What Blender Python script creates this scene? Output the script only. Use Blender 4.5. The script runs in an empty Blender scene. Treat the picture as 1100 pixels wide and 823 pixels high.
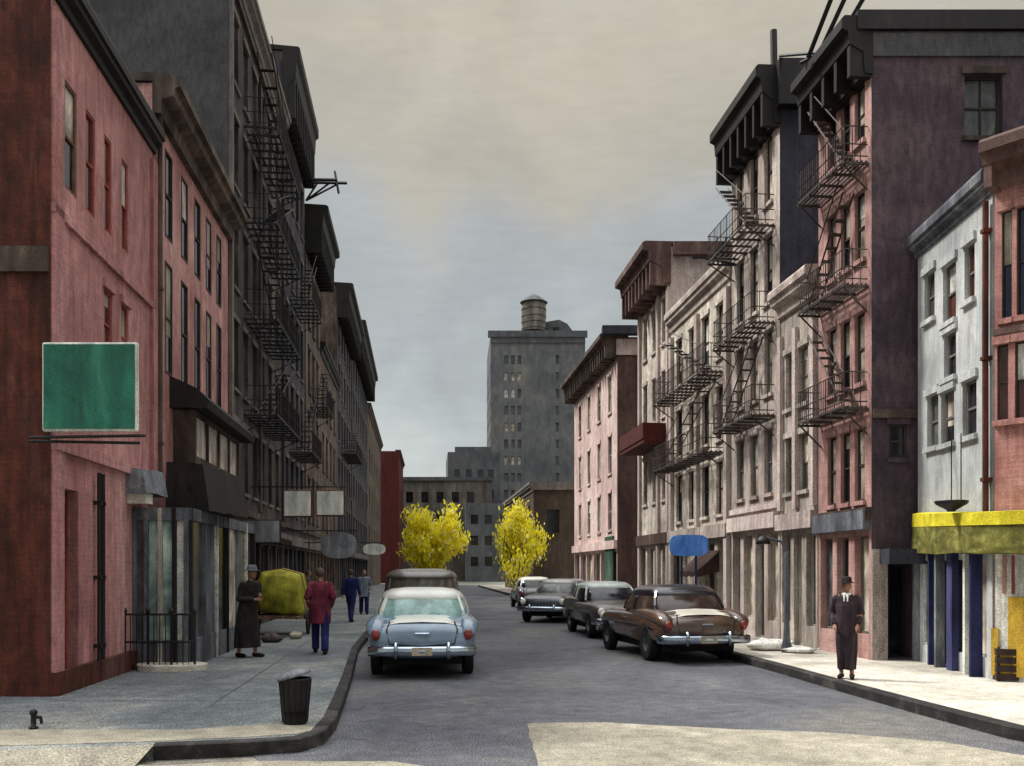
import bpy, bmesh, math, random
from mathutils import Vector, Matrix, noise as mnoise
R = random.Random(7)
SC = bpy.context.scene
COL = SC.collection
HZ, F, CX, CAMH = 612.0, 1000.0, 550.0, 1.9      # measured horizon line, focal length (px), centre, eye height (m)

# ------------------------------------------------------------------ helpers
def lin(h):
    if isinstance(h, str):
        h = h.lstrip('#'); c = [int(h[i:i+2], 16)/255 for i in (0, 2, 4)]
    else: c = [x/255 for x in h]
    return tuple(x/12.92 if x <= .04045 else ((x+.055)/1.055)**2.4 for x in c) + (1,)
def at(px, py, d):                 # image measurement at distance d -> world point
    return Vector(((px-CX)*d/F, d, CAMH+(HZ-py)*d/F))
def gx(px, py, z=0.0):             # point of the ground (height z) seen at px, py
    d = (CAMH-z)*F/(py-HZ); return Vector(((px-CX)*d/F, d, z))
def link(name, bm, mat, parent=None, smooth=False, recalc=True):
    if recalc: bmesh.ops.recalc_face_normals(bm, faces=bm.faces)
    me = bpy.data.meshes.new(name); bm.to_mesh(me); bm.free()
    for m in (mat if isinstance(mat, (list, tuple)) else [mat]): me.materials.append(m)
    if smooth:
        for p in me.polygons: p.use_smooth = True
    o = bpy.data.objects.new(name, me); COL.objects.link(o)
    if parent: o.parent = parent
    return o
def tag(o, label=None, cat=None, group=None, kind=None):
    if label: o['label'] = label
    if cat: o['category'] = cat
    if group: o['group'] = group
    if kind: o['kind'] = kind
    return o
def empty(name, loc, rz=0.0):
    o = bpy.data.objects.new(name, None); COL.objects.link(o); o.location = loc; o.rotation_euler = (0, 0, rz)
    o.empty_display_size = .3; return o
def copy_tree(o, parent=None):
    c = o.copy(); COL.objects.link(c); c.parent = parent
    for ch in list(o.children): copy_tree(ch, c)
    return c
def box(bm, x0, x1, y0, y1, z0, z1, jit=0.0):
    v = [bm.verts.new((x, y, z)) for z in (z0, z1) for x, y in ((x0, y0), (x1, y0), (x1, y1), (x0, y1))]
    if jit:
        for q in v: q.co += Vector([R.uniform(-jit, jit) for _ in range(3)])
    for f in ((0, 3, 2, 1), (4, 5, 6, 7), (0, 1, 5, 4), (1, 2, 6, 5), (2, 3, 7, 6), (3, 0, 4, 7)):
        bm.faces.new([v[i] for i in f])
def nb(): return bmesh.new()
def tube(bm, pts, r, n=6, r1=None, cap=True):
    pts = [Vector(p) for p in pts]; rings = []
    for i, p in enumerate(pts):
        a = pts[max(i-1, 0)]; b = pts[min(i+1, len(pts)-1)]; t = (b-a).normalized()
        up = Vector((0, 0, 1)) if abs(t.z) < .9 else Vector((1, 0, 0))
        s = t.cross(up).normalized(); q = s.cross(t).normalized()
        rr = r[i] if isinstance(r, (list, tuple)) else (r if r1 is None else r+(r1-r)*i/max(1, len(pts)-1))
        rings.append([bm.verts.new(p+(s*math.cos(2*math.pi*k/n)+q*math.sin(2*math.pi*k/n))*rr) for k in range(n)])
    for a, b in zip(rings, rings[1:]):
        for k in range(n): bm.faces.new((a[k], a[(k+1) % n], b[(k+1) % n], b[k]))
    if cap:
        bm.faces.new(list(reversed(rings[0]))); bm.faces.new(rings[-1])
    return rings
def lathe(bm, prof, n=20, c=(0, 0, 0), cap=True, squash=1.0, wob=0.0):
    rings = []
    for r, z in prof:
        rings.append([bm.verts.new((c[0]+(r+R.uniform(-wob, wob))*math.cos(2*math.pi*k/n), c[1]+r*squash*math.sin(2*math.pi*k/n), c[2]+z)) for k in range(n)])
    for a, b in zip(rings, rings[1:]):
        for k in range(n): bm.faces.new((a[k], a[(k+1) % n], b[(k+1) % n], b[k]))
    if cap: bm.faces.new(list(reversed(rings[0]))); bm.faces.new(rings[-1])
def prism(bm, poly, z0, z1):
    a = [bm.verts.new((p[0], p[1], z0)) for p in poly]; b = [bm.verts.new((p[0], p[1], z1)) for p in poly]
    n = len(poly)
    for i in range(n): bm.faces.new((a[i], a[(i+1) % n], b[(i+1) % n], b[i]))
    bm.faces.new(list(reversed(a))); bm.faces.new(b)
def bevel(bm, w, seg=2):
    bmesh.ops.bevel(bm, geom=[e for e in bm.edges], offset=w, segments=seg, profile=.5, affect='EDGES', clamp_overlap=True)

# ------------------------------------------------------------------ materials
MATS = {}
def mat(name, cols, sx=1.2, sz=.25, fine=9.0, rough=.8, bump=.25, brick=None, weave=.16, spec=.3, metallic=0, coat=0, amp=1.0, strk=.5):
    """Weathered surface: broad patches of several tones, long vertical rain streaks, coarse grain, optional brick coursing."""
    if name in MATS: return MATS[name]
    m = bpy.data.materials.new(name); m.use_nodes = True; nt = m.node_tree; N = nt.nodes; L = nt.links
    bs = N['Principled BSDF']; bs.inputs['Roughness'].default_value = rough
    bs.inputs['Specular IOR Level'].default_value = spec; bs.inputs['Metallic'].default_value = metallic
    if coat: bs.inputs['Coat Weight'].default_value = coat; bs.inputs['Coat Roughness'].default_value = .08
    tc = N.new('ShaderNodeTexCoord')
    def nz(scale, detail, vec, dist=0.0, rg=.55):
        mp = N.new('ShaderNodeMapping'); mp.inputs['Scale'].default_value = vec; L.new(tc.outputs['Object'], mp.inputs['Vector'])
        n = N.new('ShaderNodeTexNoise'); n.inputs['Scale'].default_value = scale; n.inputs['Detail'].default_value = detail
        n.inputs['Roughness'].default_value = rg; n.inputs['Distortion'].default_value = dist
        L.new(mp.outputs[0], n.inputs['Vector']); return n.outputs['Fac']
    broad = nz(sx, 5, (1, 1, sz*1.6), .8)
    ramp = N.new('ShaderNodeValToRGB'); e = ramp.color_ramp.elements
    k = len(cols); e[0].position = .34; e[0].color = lin(cols[0]); e[1].position = .68; e[1].color = lin(cols[-1])
    for i, c in enumerate(cols[1:-1]):
        q = e.new(.34+.34*(i+1)/(k-1)); q.color = lin(c)
    L.new(broad, ramp.inputs['Fac']); col = ramp.outputs['Color']
    def mixer(kind, fac, a, b):
        x = N.new('ShaderNodeMix'); x.data_type = 'RGBA'; x.blend_type = kind
        if isinstance(fac, float): x.inputs['Factor'].default_value = fac
        else: L.new(fac, x.inputs['Factor'])
        L.new(a, x.inputs['A']); L.new(b, x.inputs['B']); return x.outputs['Result']
    def g(fac, lo, hi, a=0.3, b=.7):
        r = N.new('ShaderNodeMapRange'); r.inputs[1].default_value = a; r.inputs[2].default_value = b
        r.inputs[3].default_value = lo; r.inputs[4].default_value = hi; L.new(fac, r.inputs[0])
        c = N.new('ShaderNodeCombineColor')
        for i in range(3): L.new(r.outputs[0], c.inputs[i])
        return c.outputs[0]
    streak = nz(fine, 4, (1, 1, sz*.35), .3)
    col = mixer('MULTIPLY', 1.0, col, g(streak, 1-.45*amp*strk*2*.5, 1+.32*amp*strk, .35, .65))
    patch = nz(fine*.28, 6, (1, 1, .7), 1.5, .65)
    col = mixer('MULTIPLY', 1.0, col, g(patch, 1-.28*amp, 1+.25*amp))
    grain = nz(55, 2, (1, 1, 1))
    if weave: col = mixer('MULTIPLY', 1.0, col, g(grain, 1-weave*1.6, 1+weave*1.6, .38, .62))
    hgt = grain
    if brick:
        sp = N.new('ShaderNodeSeparateXYZ'); L.new(tc.outputs['Object'], sp.inputs[0])
        ad = N.new('ShaderNodeMath'); ad.operation = 'ADD'; L.new(sp.outputs[0], ad.inputs[0]); L.new(sp.outputs[1], ad.inputs[1])
        cb = N.new('ShaderNodeCombineXYZ'); L.new(ad.outputs[0], cb.inputs[0]); L.new(sp.outputs[2], cb.inputs[1])
        bt = N.new('ShaderNodeTexBrick'); L.new(cb.outputs[0], bt.inputs['Vector'])
        bt.inputs['Scale'].default_value = 1.0; bt.inputs['Brick Width'].default_value = .23; bt.inputs['Row Height'].default_value = .078
        bt.inputs['Mortar Size'].default_value = .008; bt.inputs['Mortar Smooth'].default_value = .4
        bt.inputs['Color1'].default_value = (1, 1, 1, 1); bt.inputs['Color2'].default_value = (.72, .72, .74, 1); bt.inputs['Mortar'].default_value = (1.2, 1.18, 1.12, 1)
        col = mixer('MULTIPLY', float(brick), col, bt.outputs['Color'])
    bp = N.new('ShaderNodeBump'); bp.inputs['Strength'].default_value = bump; bp.inputs['Distance'].default_value = .03
    mxh = N.new('ShaderNodeMath'); mxh.operation = 'ADD'; L.new(hgt, mxh.inputs[0]); L.new(streak, mxh.inputs[1])
    L.new(mxh.outputs[0], bp.inputs['Height']); L.new(bp.outputs[0], bs.inputs['Normal'])
    L.new(col, bs.inputs['Base Color']); MATS[name] = m
    return m
def glass(name, c, rough=.12):
    if name in MATS: return MATS[name]
    m = mat(name, c, sx=2.0, sz=.4, fine=6, rough=rough, bump=.03, weave=.05, spec=.5, amp=1.2)
    return m
M = dict(
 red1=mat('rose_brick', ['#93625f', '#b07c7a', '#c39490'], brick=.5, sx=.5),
 red1side=mat('oxblood_shade_brick', ['#38190f', '#52271c', '#60403a'], brick=.5, sx=.7, amp=1.7),  # rose brick darkened, putting the unlit side's shade into the colour
 red2=mat('dusty_brick', ['#926360', '#ac7c77', '#c09690'], brick=.5, sx=.8),
 slate=mat('slate_wall', ['#3a3b3e', '#464649', '#525050'], brick=.25, sx=.3, sz=1.0, amp=.9),
 black=mat('soot_wall', ['#26201f', '#3c3634', '#5d5450'], brick=.25, sx=1.2, amp=1.5),
 black2=mat('soot_wall_blue', ['#231f22', '#35343c', '#57504c'], brick=.25, sx=1.0, amp=1.5),
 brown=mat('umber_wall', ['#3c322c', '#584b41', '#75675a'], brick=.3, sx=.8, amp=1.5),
 darkred=mat('maroon_wall', ['#431a18', '#571f1d'], brick=.2, sx=.6),
 corn=mat('black_iron_cornice', ['#0c0a09', '#151110', '#241c1a'], fine=5, amp=1.3, rough=.6),
 cornb=mat('brown_cornice', ['#2e2623', '#4b3f38', '#6b5d53'], fine=5, amp=1.3),
 cornr=mat('russet_cornice', ['#44302d', '#604843', '#80695f'], fine=4, amp=1.3),
 iron=mat('iron', ['#120f10', '#1d1a1c', '#2a2526'], rough=.5, bump=.1, fine=14),
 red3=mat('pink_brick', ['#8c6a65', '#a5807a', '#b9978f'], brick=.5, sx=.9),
 red3side=mat('plum_shade_wall', ['#3b3139', '#493b44', '#5f4e50'], brick=.3, sx=.35, sz=.7, amp=1.2),  # pink building's camera-facing side, its shade put into a darker colour
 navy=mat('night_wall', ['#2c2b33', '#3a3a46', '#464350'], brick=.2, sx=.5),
 stone=mat('grey_stone', ['#80786f', '#9c938a', '#b7aea3'], sx=1.5, amp=1.3, weave=.3),
 mauve=mat('mauve_plaster', ['#8a7d76', '#a99c94', '#c6bab0'], sx=.8, amp=1.1, weave=.28),
 cream=mat('cream_plaster', ['#9a8f84', '#c0b6a8', '#d8d0c2'], sx=1.4, amp=1.6, weave=.4),
 lilac=mat('lilac_plaster', ['#a5938e', '#b9aaa4', '#cbbdb4'], sx=.5, amp=.8, weave=.25),
 pink=mat('pale_pink_plaster', ['#b49a95', '#cdb3ac', '#dcc8c0'], sx=.7, amp=1.0, weave=.2),
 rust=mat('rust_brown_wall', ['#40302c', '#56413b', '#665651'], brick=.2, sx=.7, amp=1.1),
 white=mat('white_limewash', ['#949797', '#adb0af', '#c0c2c0'], sx=1.1, amp=.7, weave=.14),
 red4=mat('salmon_brick', ['#8f5f5b', '#ab7a73', '#bd928a'], brick=.5, sx=1.1),
 tower=mat('tower_grey', ['#55585c', '#636568', '#6f6f6c'], sx=.08, sz=1.0, fine=1.2, amp=.8, weave=.08),
 towerd=mat('far_dark', ['#474a4e', '#54575b', '#626262'], sx=.12, sz=1.0, fine=1.2, amp=.9, weave=.1),
 boxb=mat('dark_umber', ['#3b302b', '#4b3e37', '#544741'], sx=.5, brick=.2, weave=.2),
 roof=mat('tar_roof', ['#2a282a', '#38363a'], sz=1.0),
 rustiron=mat('rusty_iron', ['#2e2825', '#433a36', '#5b504a'], rough=.7, fine=10),
 frame=mat('window_frame_dark', ['#2a2422', '#40362f'], fine=12, bump=.1),
 framew=mat('window_frame_pale', ['#8f877c', '#b9b1a4'], fine=12, bump=.1),
 frameg=mat('window_frame_grey', ['#57524f', '#77706a'], fine=12, bump=.1),
 gdark=glass('pane_dark', ['#0f0e12', '#1b1a20', '#2b2a30']),
 gblue=glass('pane_blue', ['#0e1228', '#181d38', '#2a2e40']),
 gbrown=glass('pane_brown', ['#3a1e18', '#522b22', '#6a4438']),
 ggrey=glass('pane_grey', ['#2f3236', '#4a4c4e', '#6c6b66'], .2),
 gcream=glass('pane_curtain', ['#6b5f54', '#a3988a', '#ddd5c4'], .4),
 gteal=glass('pane_teal', ['#4a6360', '#7f9c96', '#b9ccc6'], .25),
 shopw=mat('shop_pale', ['#8e8f8c', '#c4c4bb', '#dcdacf'], fine=14, amp=1.3),
 shopg=mat('shop_grey', ['#3f4248', '#5c5f66', '#787a7c'], fine=14, amp=1.3),
 shopb=mat('shop_blue', ['#1b1f42', '#262a52', '#3c3f62'], fine=10),
 olivegrey=mat('roller_blind', ['#6b675a', '#8a8676', '#9b9788'], fine=8),
 ochre=mat('ochre_paint', ['#a8862a', '#c6a53c'], fine=8),
 olive=mat('olive_canvas', ['#747020', '#94902c', '#a8a440'], sx=2, sz=1, fine=8, amp=1.0),
 oliveb=mat('olive_awning', ['#4a4818', '#68652a', '#8a8648'], sx=2, sz=1.5, fine=8, amp=1.4),
 yellow=mat('yellow_band', ['#b9ab1c', '#d6c92e'], sx=2, sz=1, fine=8, amp=.8),
 green=mat('green_sign', ['#1c5647', '#276a57', '#47836f'], sx=1.2, sz=.4, fine=6, amp=1.0, rough=.6),
 blue=mat('blue_sign', ['#3868b8', '#4a80d0', '#5c90da'], sx=3, fine=8, amp=.7, rough=.5),
 signw=mat('white_sign', ['#aeb4b4', '#cfd0c6', '#e3e0d4'], sx=3, fine=8, amp=.8),
 signg=mat('grey_sign', ['#5d6066', '#73767b', '#8b8c8e'], sx=3, fine=8, amp=1.0),
 wood=mat('brown_wood', ['#4a3226', '#6b4c3a', '#86705e'], fine=10, amp=1.2),
 doorred=mat('red_door', ['#6e2f28', '#8d453a', '#9f6050'], fine=10, amp=1.2),
 gdoor=mat('green_panel', ['#1f3a2c', '#2f5240', '#5a7060'], fine=8, amp=1.2),
 asphalt=mat('asphalt', ['#45464b', '#54555a', '#65635f'], sx=.28, sz=1, fine=5.0, rough=.85, amp=.8, weave=.5, bump=.35),
 swl=mat('blue_grey_flagstone', ['#53595b', '#666b6c', '#7f7f79'], sx=.35, sz=1, fine=5, amp=.8, weave=.4),
 swr=mat('pale_flagstone', ['#a39d90', '#bbb5a8', '#cbc6b9'], sx=.5, sz=1, fine=4, amp=.7, weave=.2),
 paleg=mat('bare_concrete', ['#7d7769', '#8f8979', '#9f9988'], sx=.5, sz=1, fine=5, amp=.8, weave=.25),
 brownp=mat('stained_asphalt', ['#5d5952', '#6e6960', '#7e796e'], sx=.6, sz=1, fine=5, amp=.9, weave=.25),
 curb=mat('black_curbstone', ['#1b1918', '#2a2827', '#46423f'], sx=2, sz=1, fine=8, amp=1.0),
 park=mat('park_ground', ['#585c50', '#6c6f62'], sz=1, sx=.3),
 bark=mat('bark', ['#2e2119', '#4a3628'], fine=14),
 tank=mat('tank_wood', ['#55504b', '#6a655f', '#7b756d'], fine=1.5, sx=.4, amp=1.2),
)
def leafmat(name, cols):
    m = bpy.data.materials.new(name); m.use_nodes = True; N = m.node_tree.nodes; L = m.node_tree.links
    bs = N['Principled BSDF']; bs.inputs['Roughness'].default_value = .7
    oi = N.new('ShaderNodeNewGeometry'); rp = N.new('ShaderNodeValToRGB'); e = rp.color_ramp.elements
    e[0].color = lin(cols[0]); e[0].position = 0; e[1].color = lin(cols[-1]); e[1].position = 1
    for i, c in enumerate(cols[1:-1]): q = e.new((i+1)/(len(cols)-1)); q.color = lin(c)
    L.new(oi.outputs['Random Per Island'], rp.inputs['Fac']); L.new(rp.outputs[0], bs.inputs['Base Color'])
    bs.inputs['Subsurface Weight'].default_value = 0
    tr = N.new('ShaderNodeBsdfTranslucent'); L.new(rp.outputs[0], tr.inputs[0]); mx = N.new('ShaderNodeMixShader'); mx.inputs[0].default_value = .4
    L.new(bs.outputs[0], mx.inputs[1]); L.new(tr.outputs[0], mx.inputs[2]); L.new(mx.outputs[0], N['Material Output'].inputs[0])
    return m
def paint(name, c, rough=.3, coat=.6, spec=.5, metallic=0, vary=.25):
    return mat(name, c, sx=1.4, sz=1, fine=4, rough=rough, bump=.03, weave=.03, coat=coat, spec=spec, metallic=metallic, amp=vary)
def cloth(name, c): return mat('cloth_'+name, c, sx=3, sz=.4, fine=14, rough=.9, bump=.3, weave=.15, amp=1.0)

# ------------------------------------------------------------------ ground
def sheet(name, poly, z, m, kind='structure'):
    bm = nb(); vs = [bm.verts.new((p[0], p[1], z)) for p in poly]; bm.faces.new(vs)
    return tag(link(name, bm, m), kind=kind)
sheet('ground', [(-900, -60), (900, -60), (900, 1500), (-900, 1500)], -.008, M['brownp'])
SW0 = .142
XL = lambda d: -5.1-.1*d        # frontage lines
XR = lambda d: 8.8-.1*d
CL = lambda d: -1.4-.1*d        # kerb lines
CR = lambda d: 6.6-.1*d
sheet('road', [(-2.3, 8.9), (8, 8.9), (8, 10), (CR(11)+1, 11), (CR(135)+1, 135), (CL(135)-1, 135), (CL(11)-1, 11)], 0.0, M['asphalt'])
sheet('cross_street_road', [(-60, -20), (60, -20), (60, 8.895), (-60, 8.895)], -.004, M['brownp'])
M_=None
# bare pale concrete of the crossing, in front
pc = [gx(566, 777), gx(640, 776), gx(760, 782), gx(900, 788), gx(1010, 797), gx(1100, 812), gx(1180, 822), gx(1400, 900), gx(600, 900), gx(578, 823), gx(572, 800)]
def ragged(poly, step=.25, amp=.06):
    out = []; n = len(poly)
    for i in range(n):
        a, c = Vector(poly[i][:2]), Vector(poly[(i+1) % n][:2]); k = max(1, int((c-a).length/step)); nn = Vector((-(c-a).y, (c-a).x)).normalized()
        for q in range(k):
            p = a.lerp(c, q/k); out.append(tuple(p+nn*amp*(mnoise.noise(Vector((p.x*1.7, p.y*1.7, 3)))*1.6+R.uniform(-.3, .3))))
    return out
sheet('crossing_slab', ragged(pc, .2, .025), .004, M['paleg'])
pc2 = [gx(-80, 800), gx(60, 814), gx(165, 822), gx(300, 818), gx(420, 818), gx(470, 828), gx(480, 900), gx(-200, 900)]
sheet('crossing_apron', ragged(pc2), .004, M['paleg'])
# left pavement
lc = [gx(-250, 827), gx(0, 823), gx(165, 816), gx(260, 812), gx(322, 808), gx(346, 800), gx(359, 784), gx(368, 760), gx(376, 735), gx(384, 702)]
lc = [(p.x, p.y) for p in lc] + [(CL(d), d) for d in (28, 60, 104)]
bm = nb(); prism(bm, [(-30, lc[0][1])]+[(x, y) for x, y in lc]+[(XL(104)-8, 104), (-30, 60)], -.05, .14)
tag(link('sidewalk_left', bm, M['swl']), kind='structure')
def curb(name, line, w, sgn, z=.15):
    bm = nb(); prev = None; n = len(line)
    for i, (x, y) in enumerate(line):
        a = Vector(line[max(i-1, 0)]); b = Vector(line[min(i+1, n-1)]); t = (b-a).normalized(); nn = Vector((-t.y, t.x))*sgn
        p = Vector((x, y)); ww = w
        o = [bm.verts.new((*(p+nn*.02), -.03)), bm.verts.new((*(p+nn*.02), z-.015)), bm.verts.new((*(p+nn*.005), z)), bm.verts.new((*(p-nn*ww), z)), bm.verts.new((*(p-nn*ww), -.03))]
        if prev:
            for k in range(4): bm.faces.new((prev[k], o[k], o[k+1], prev[k+1]))
        prev = o
    return tag(link(name, bm, M['curb']), kind='structure')
curb('curb_left', lc[2:], .13, -1)
bm = nb(); lo = [(lc[0][0], lc[0][1]-.5), (lc[1][0], lc[1][1]-.5), (lc[2][0]-.05, lc[2][1]-.35)]; hi = [(lc[0][0], lc[0][1]+.02), (lc[1][0], lc[1][1]+.02), (lc[2][0], lc[2][1]+.02)]
A = [bm.verts.new((*p, .006)) for p in lo]; C = [bm.verts.new((*p, .147)) for p in hi]
for i in range(2): bm.faces.new((A[i], A[i+1], C[i+1], C[i]))
tag(link('kerb_ramp', bm, M['paleg']), kind='structure')
sheet('sidewalk_edge_strip', ragged([gx(-100, 786, .144), gx(40, 783, .144), gx(200, 784, .144), gx(300, 777, .144), gx(338, 780, .144), gx(334, 785, .144), gx(318, 788, .144), gx(260, 792, .144), gx(165, 796, .144), gx(40, 800, .144), gx(-100, 802, .144)], .3, .025), .144, M['paleg'])
# right pavement
rc = [gx(1500, 830), gx(1250, 815), gx(1130, 802), gx(1085, 794), gx(990, 768), gx(900, 742), gx(840, 724), gx(790, 710)]
rc = [(p.x, p.y) for p in rc] + [(CR(d), d) for d in (28, 60, 104)]
bm = nb(); prism(bm, [(30, rc[0][1]-1)]+rc+[(XR(104)+8, 104), (30, 60)], -.05, .14)
tag(link('sidewalk_right', bm, M['swr']), kind='structure')
curb('curb_right', rc, .17, 1)
sheet('sidewalk_right_far', [(CR(23)+.25, 23), (CR(104)+.25, 104), (XR(104)+1, 104), (XR(23)+1, 23)], .144, M['stone'])
sheet('park_lawn', [(CL(106)-12, 112), (4, 112), (6, 150), (-40, 150)], .004, M['park'])
# pavement joints left: thin grooves
def joints(name, items, m):
    bm = nb()
    for a, b, w in items:
        a = Vector(a); b = Vector(b); t = (b-a).normalized(); nn = Vector((-t.y, t.x))*w/2
        vs = [bm.verts.new((*(a+nn), .1475)), bm.verts.new((*(b+nn), .1475)), bm.verts.new((*(b-nn), .1475)), bm.verts.new((*(a-nn), .1475))]; bm.faces.new(vs)
    tag(link(name, bm, m), kind='structure')
jm = mat('joint', ['#4d5152', '#5c5f5e'])
joints('sidewalk_joints_left', [((XL(d)+.1, d), (CL(d)-.3, d), .02) for d in [12.5+1.8*i for i in range(24)]]+[((XL(12)+2.4, 12), (XL(56)+2.4, 56), .02)], jm)
joints('sidewalk_joints_right', [((XR(d)+.7, d), (CR(d)+.35, d), .015) for d in [11+1.6*i for i in range(8)]], mat('joint_pale', ['#9a9384', '#aaa393']))

# ------------------------------------------------------------------ buildings
class B:
    """One building: facade from P0 (near) to P1 (far). Local x runs along the facade, y to/from the street, z up."""
    def __init__(s, name, side, P0, P1, H, depth, wall, label, cat='building', sidewall=None, group=None, sg=None):
        s.P0, s.P1, s.H, s.depth, s.side = Vector(P0), Vector(P1), H, depth, side
        d = s.P1-s.P0; s.L = d.length; s.ang = math.atan2(d.y, d.x); s.dir = d/s.L
        s.o = empty(name, (s.P0.x, s.P0.y, 0.12), s.ang); tag(s.o, label, cat, group)
        s.sg = sg or (1 if side == 'R' else -1)           # street side is local +y on the right, -y on the left
        s.wall, s.sidewall = wall, sidewall or wall
        s.fo = []; s.so = []                      # openings in facade / near side wall
        bw = Vector((-1, 0)) if side == 'L' else Vector((1, 0))
        ca, sa = math.cos(-s.ang), math.sin(-s.ang)
        s.b = Vector((bw.x*ca-bw.y*sa, bw.x*sa+bw.y*ca))   # side-wall direction in local axes
    def u(s, px):                                 # distance along the facade seen at px
        k = (px-CX)/F
        return (k*s.P0.y-s.P0.x)/(s.dir.x-k*s.dir.y)
    def dep(s, u): return s.P0.y+s.dir.y*u
    def z(s, py, px): return CAMH+(HZ-py)*s.dep(s.u(px))/F-.12
    def co(s, plane, u, w, z):                    # w = outward from the plane
        if plane == 'f': return Vector((u, s.sg*w, z))
        n = Vector((-s.b.y, s.b.x));  n = n if n.x < 0 else -n
        p = s.b*u+n*w; return Vector((p.x, p.y, z))
    def su(s, px): return abs((px-CX)*s.P0.y/F-s.P0.x)
    def slab(s, bm, plane, u0, u1, w0, w1, z0, z1, jit=0):
        vs = [bm.verts.new(s.co(plane, u, w, z)) for z in (z0, z1) for u, w in ((u0, w0), (u1, w0), (u1, w1), (u0, w1))]
        if jit:
            for q in vs: q.co += Vector([R.uniform(-jit, jit) for _ in range(3)])
        for f in ((0, 3, 2, 1), (4, 5, 6, 7), (0, 1, 5, 4), (1, 2, 6, 5), (2, 3, 7, 6), (3, 0, 4, 7)):
            bm.faces.new([vs[i] for i in f])
    def window(s, u0, u1, z0, z1, pane='gdark', frame='frame', plane='f', bars=(1, 1), sill=True, name='window', lintel=None, rev=.16, bow=0):
        u0, u1 = min(u0, u1), max(u0, u1); z0, z1 = min(z0, z1), max(z0, z1)
        (s.fo if plane == 'f' else s.so).append((u0, u1, z0, z1, rev))
        w = min(.05, (u1-u0)*.12); bm = nb()
        for a, b, c, d in ((u0, u0+w, z0, z1), (u1-w, u1, z0, z1), (u0+w, u1-w, z0, z0+w), (u0+w, u1-w, z1-w, z1)):
            s.slab(bm, plane, a+.001, b-.001, -rev+.002, -rev+.05, c+.001, d-.001)
        nh, nv = bars
        for i in range(nh):
            zz = z0+(z1-z0)*(i+1)/(nh+1); s.slab(bm, plane, u0+w, u1-w, -rev+.004, -rev+.042, zz-w*.4, zz+w*.4)
        for i in range(nv):
            uu = u0+(u1-u0)*(i+1)/(nv+1); s.slab(bm, plane, uu-w*.3, uu+w*.3, -rev+.006, -rev+.038, z0+w, z1-w)
        o = link(name, bm, M[frame], s.o)
        bm = nb(); q = [bm.verts.new(s.co(plane, a, -rev+.012, b)) for a, b in ((u0, z0), (u1, z0), (u1, z1), (u0, z1))]; bm.faces.new(q)
        link('pane', bm, M[pane], o)
        if name == 'window' and s.P0.y < 60 and z1-z0 > .8 and R.random() < .55:
            hb = (z1-z0)*R.choice((.22, .35, .5, .65)); bm = nb(); q = [bm.verts.new(s.co(plane, a, -rev+.02, c_)) for a, c_ in ((u0+w, z1-hb+R.uniform(-.03, .03)), (u1-w, z1-hb), (u1-w, z1-w), (u0+w, z1-w))]; bm.faces.new(q)
            link('blind', bm, M[R.choice(('gcream', 'shopw', 'olivegrey'))], o)
        if sill:
            bm = nb(); s.slab(bm, plane, u0-.05, u1+.05, -rev+.06, .07, z0-.09, z0-.001); link('sill', bm, M[lintel or frame], o)
            bm = nb(); s.slab(bm, plane, u0-.06, u1+.06, .002, .05, z1+.004, z1+.14); link('lintel', bm, M[lintel or frame], o)
        return o
    def face(s, bm, plane, U, H, ops, mi=0):
        us = sorted({0, U, *[min(max(o[k], 0), U) for o in ops for k in (0, 1)]}); zs = sorted({-.1, H, *[min(o[k], H) for o in ops for k in (2, 3)]})
        # long cells are split so the outline can wander a little
        V = {}
        def v(u, z):
            k = (round(u, 4), round(z, 4))
            if k not in V: V[k] = bm.verts.new(s.co(plane, u, 0, z))
            return V[k]
        for a, b in zip(us, us[1:]):
            for c, d in zip(zs, zs[1:]):
                mu, mz = (a+b)/2, (c+d)/2
                if any(o[0] < mu < o[1] and o[2] < mz < o[3] for o in ops): continue
                f = bm.faces.new((v(a, c), v(b, c), v(b, d), v(a, d))); f.material_index = mi
        for o in ops:
            u0, u1, z0, z1, rev = o
            fr = [s.co(plane, a, 0, b) for a, b in ((u0, z0), (u1, z0), (u1, z1), (u0, z1))]
            bk = [s.co(plane, a, -rev, b) for a, b in ((u0, z0), (u1, z0), (u1, z1), (u0, z1))]
            F4 = [bm.verts.new(p) for p in fr]; B4 = [bm.verts.new(p) for p in bk]
            for i in range(4):
                f = bm.faces.new((F4[i], F4[(i+1) % 4], B4[(i+1) % 4], B4[i])); f.material_index = mi
    def finish(s, parapet=.0, roofmat='roof'):
        bm = nb(); s.face(bm, 'f', s.L, s.H, s.fo)
        link('facade', bm, M[s.wall], s.o, recalc=False)
        bm = nb(); s.face(bm, 's', s.depth, s.H, s.so)
        bk = s.b*s.depth; top = [Vector((s.L, 0)), Vector((s.L, 0))+bk, bk]
        for a, b in zip(top, top[1:]):
            bm.faces.new([bm.verts.new((p.x, p.y, z)) for p, z in ((a, -.1), (b, -.1), (b, s.H), (a, s.H))])
        link('wall', bm, M[s.sidewall], s.o, recalc=False)
        e = .06; P = [Vector((e, 0)), Vector((s.L-e, 0)), Vector((s.L-e, 0))+bk, Vector((e, 0))+bk]
        bm = nb(); prism(bm, [(p.x, p.y) for p in P], s.H-.12, s.H-.02); link('roof', bm, M[roofmat], s.o)
        return s
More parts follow.
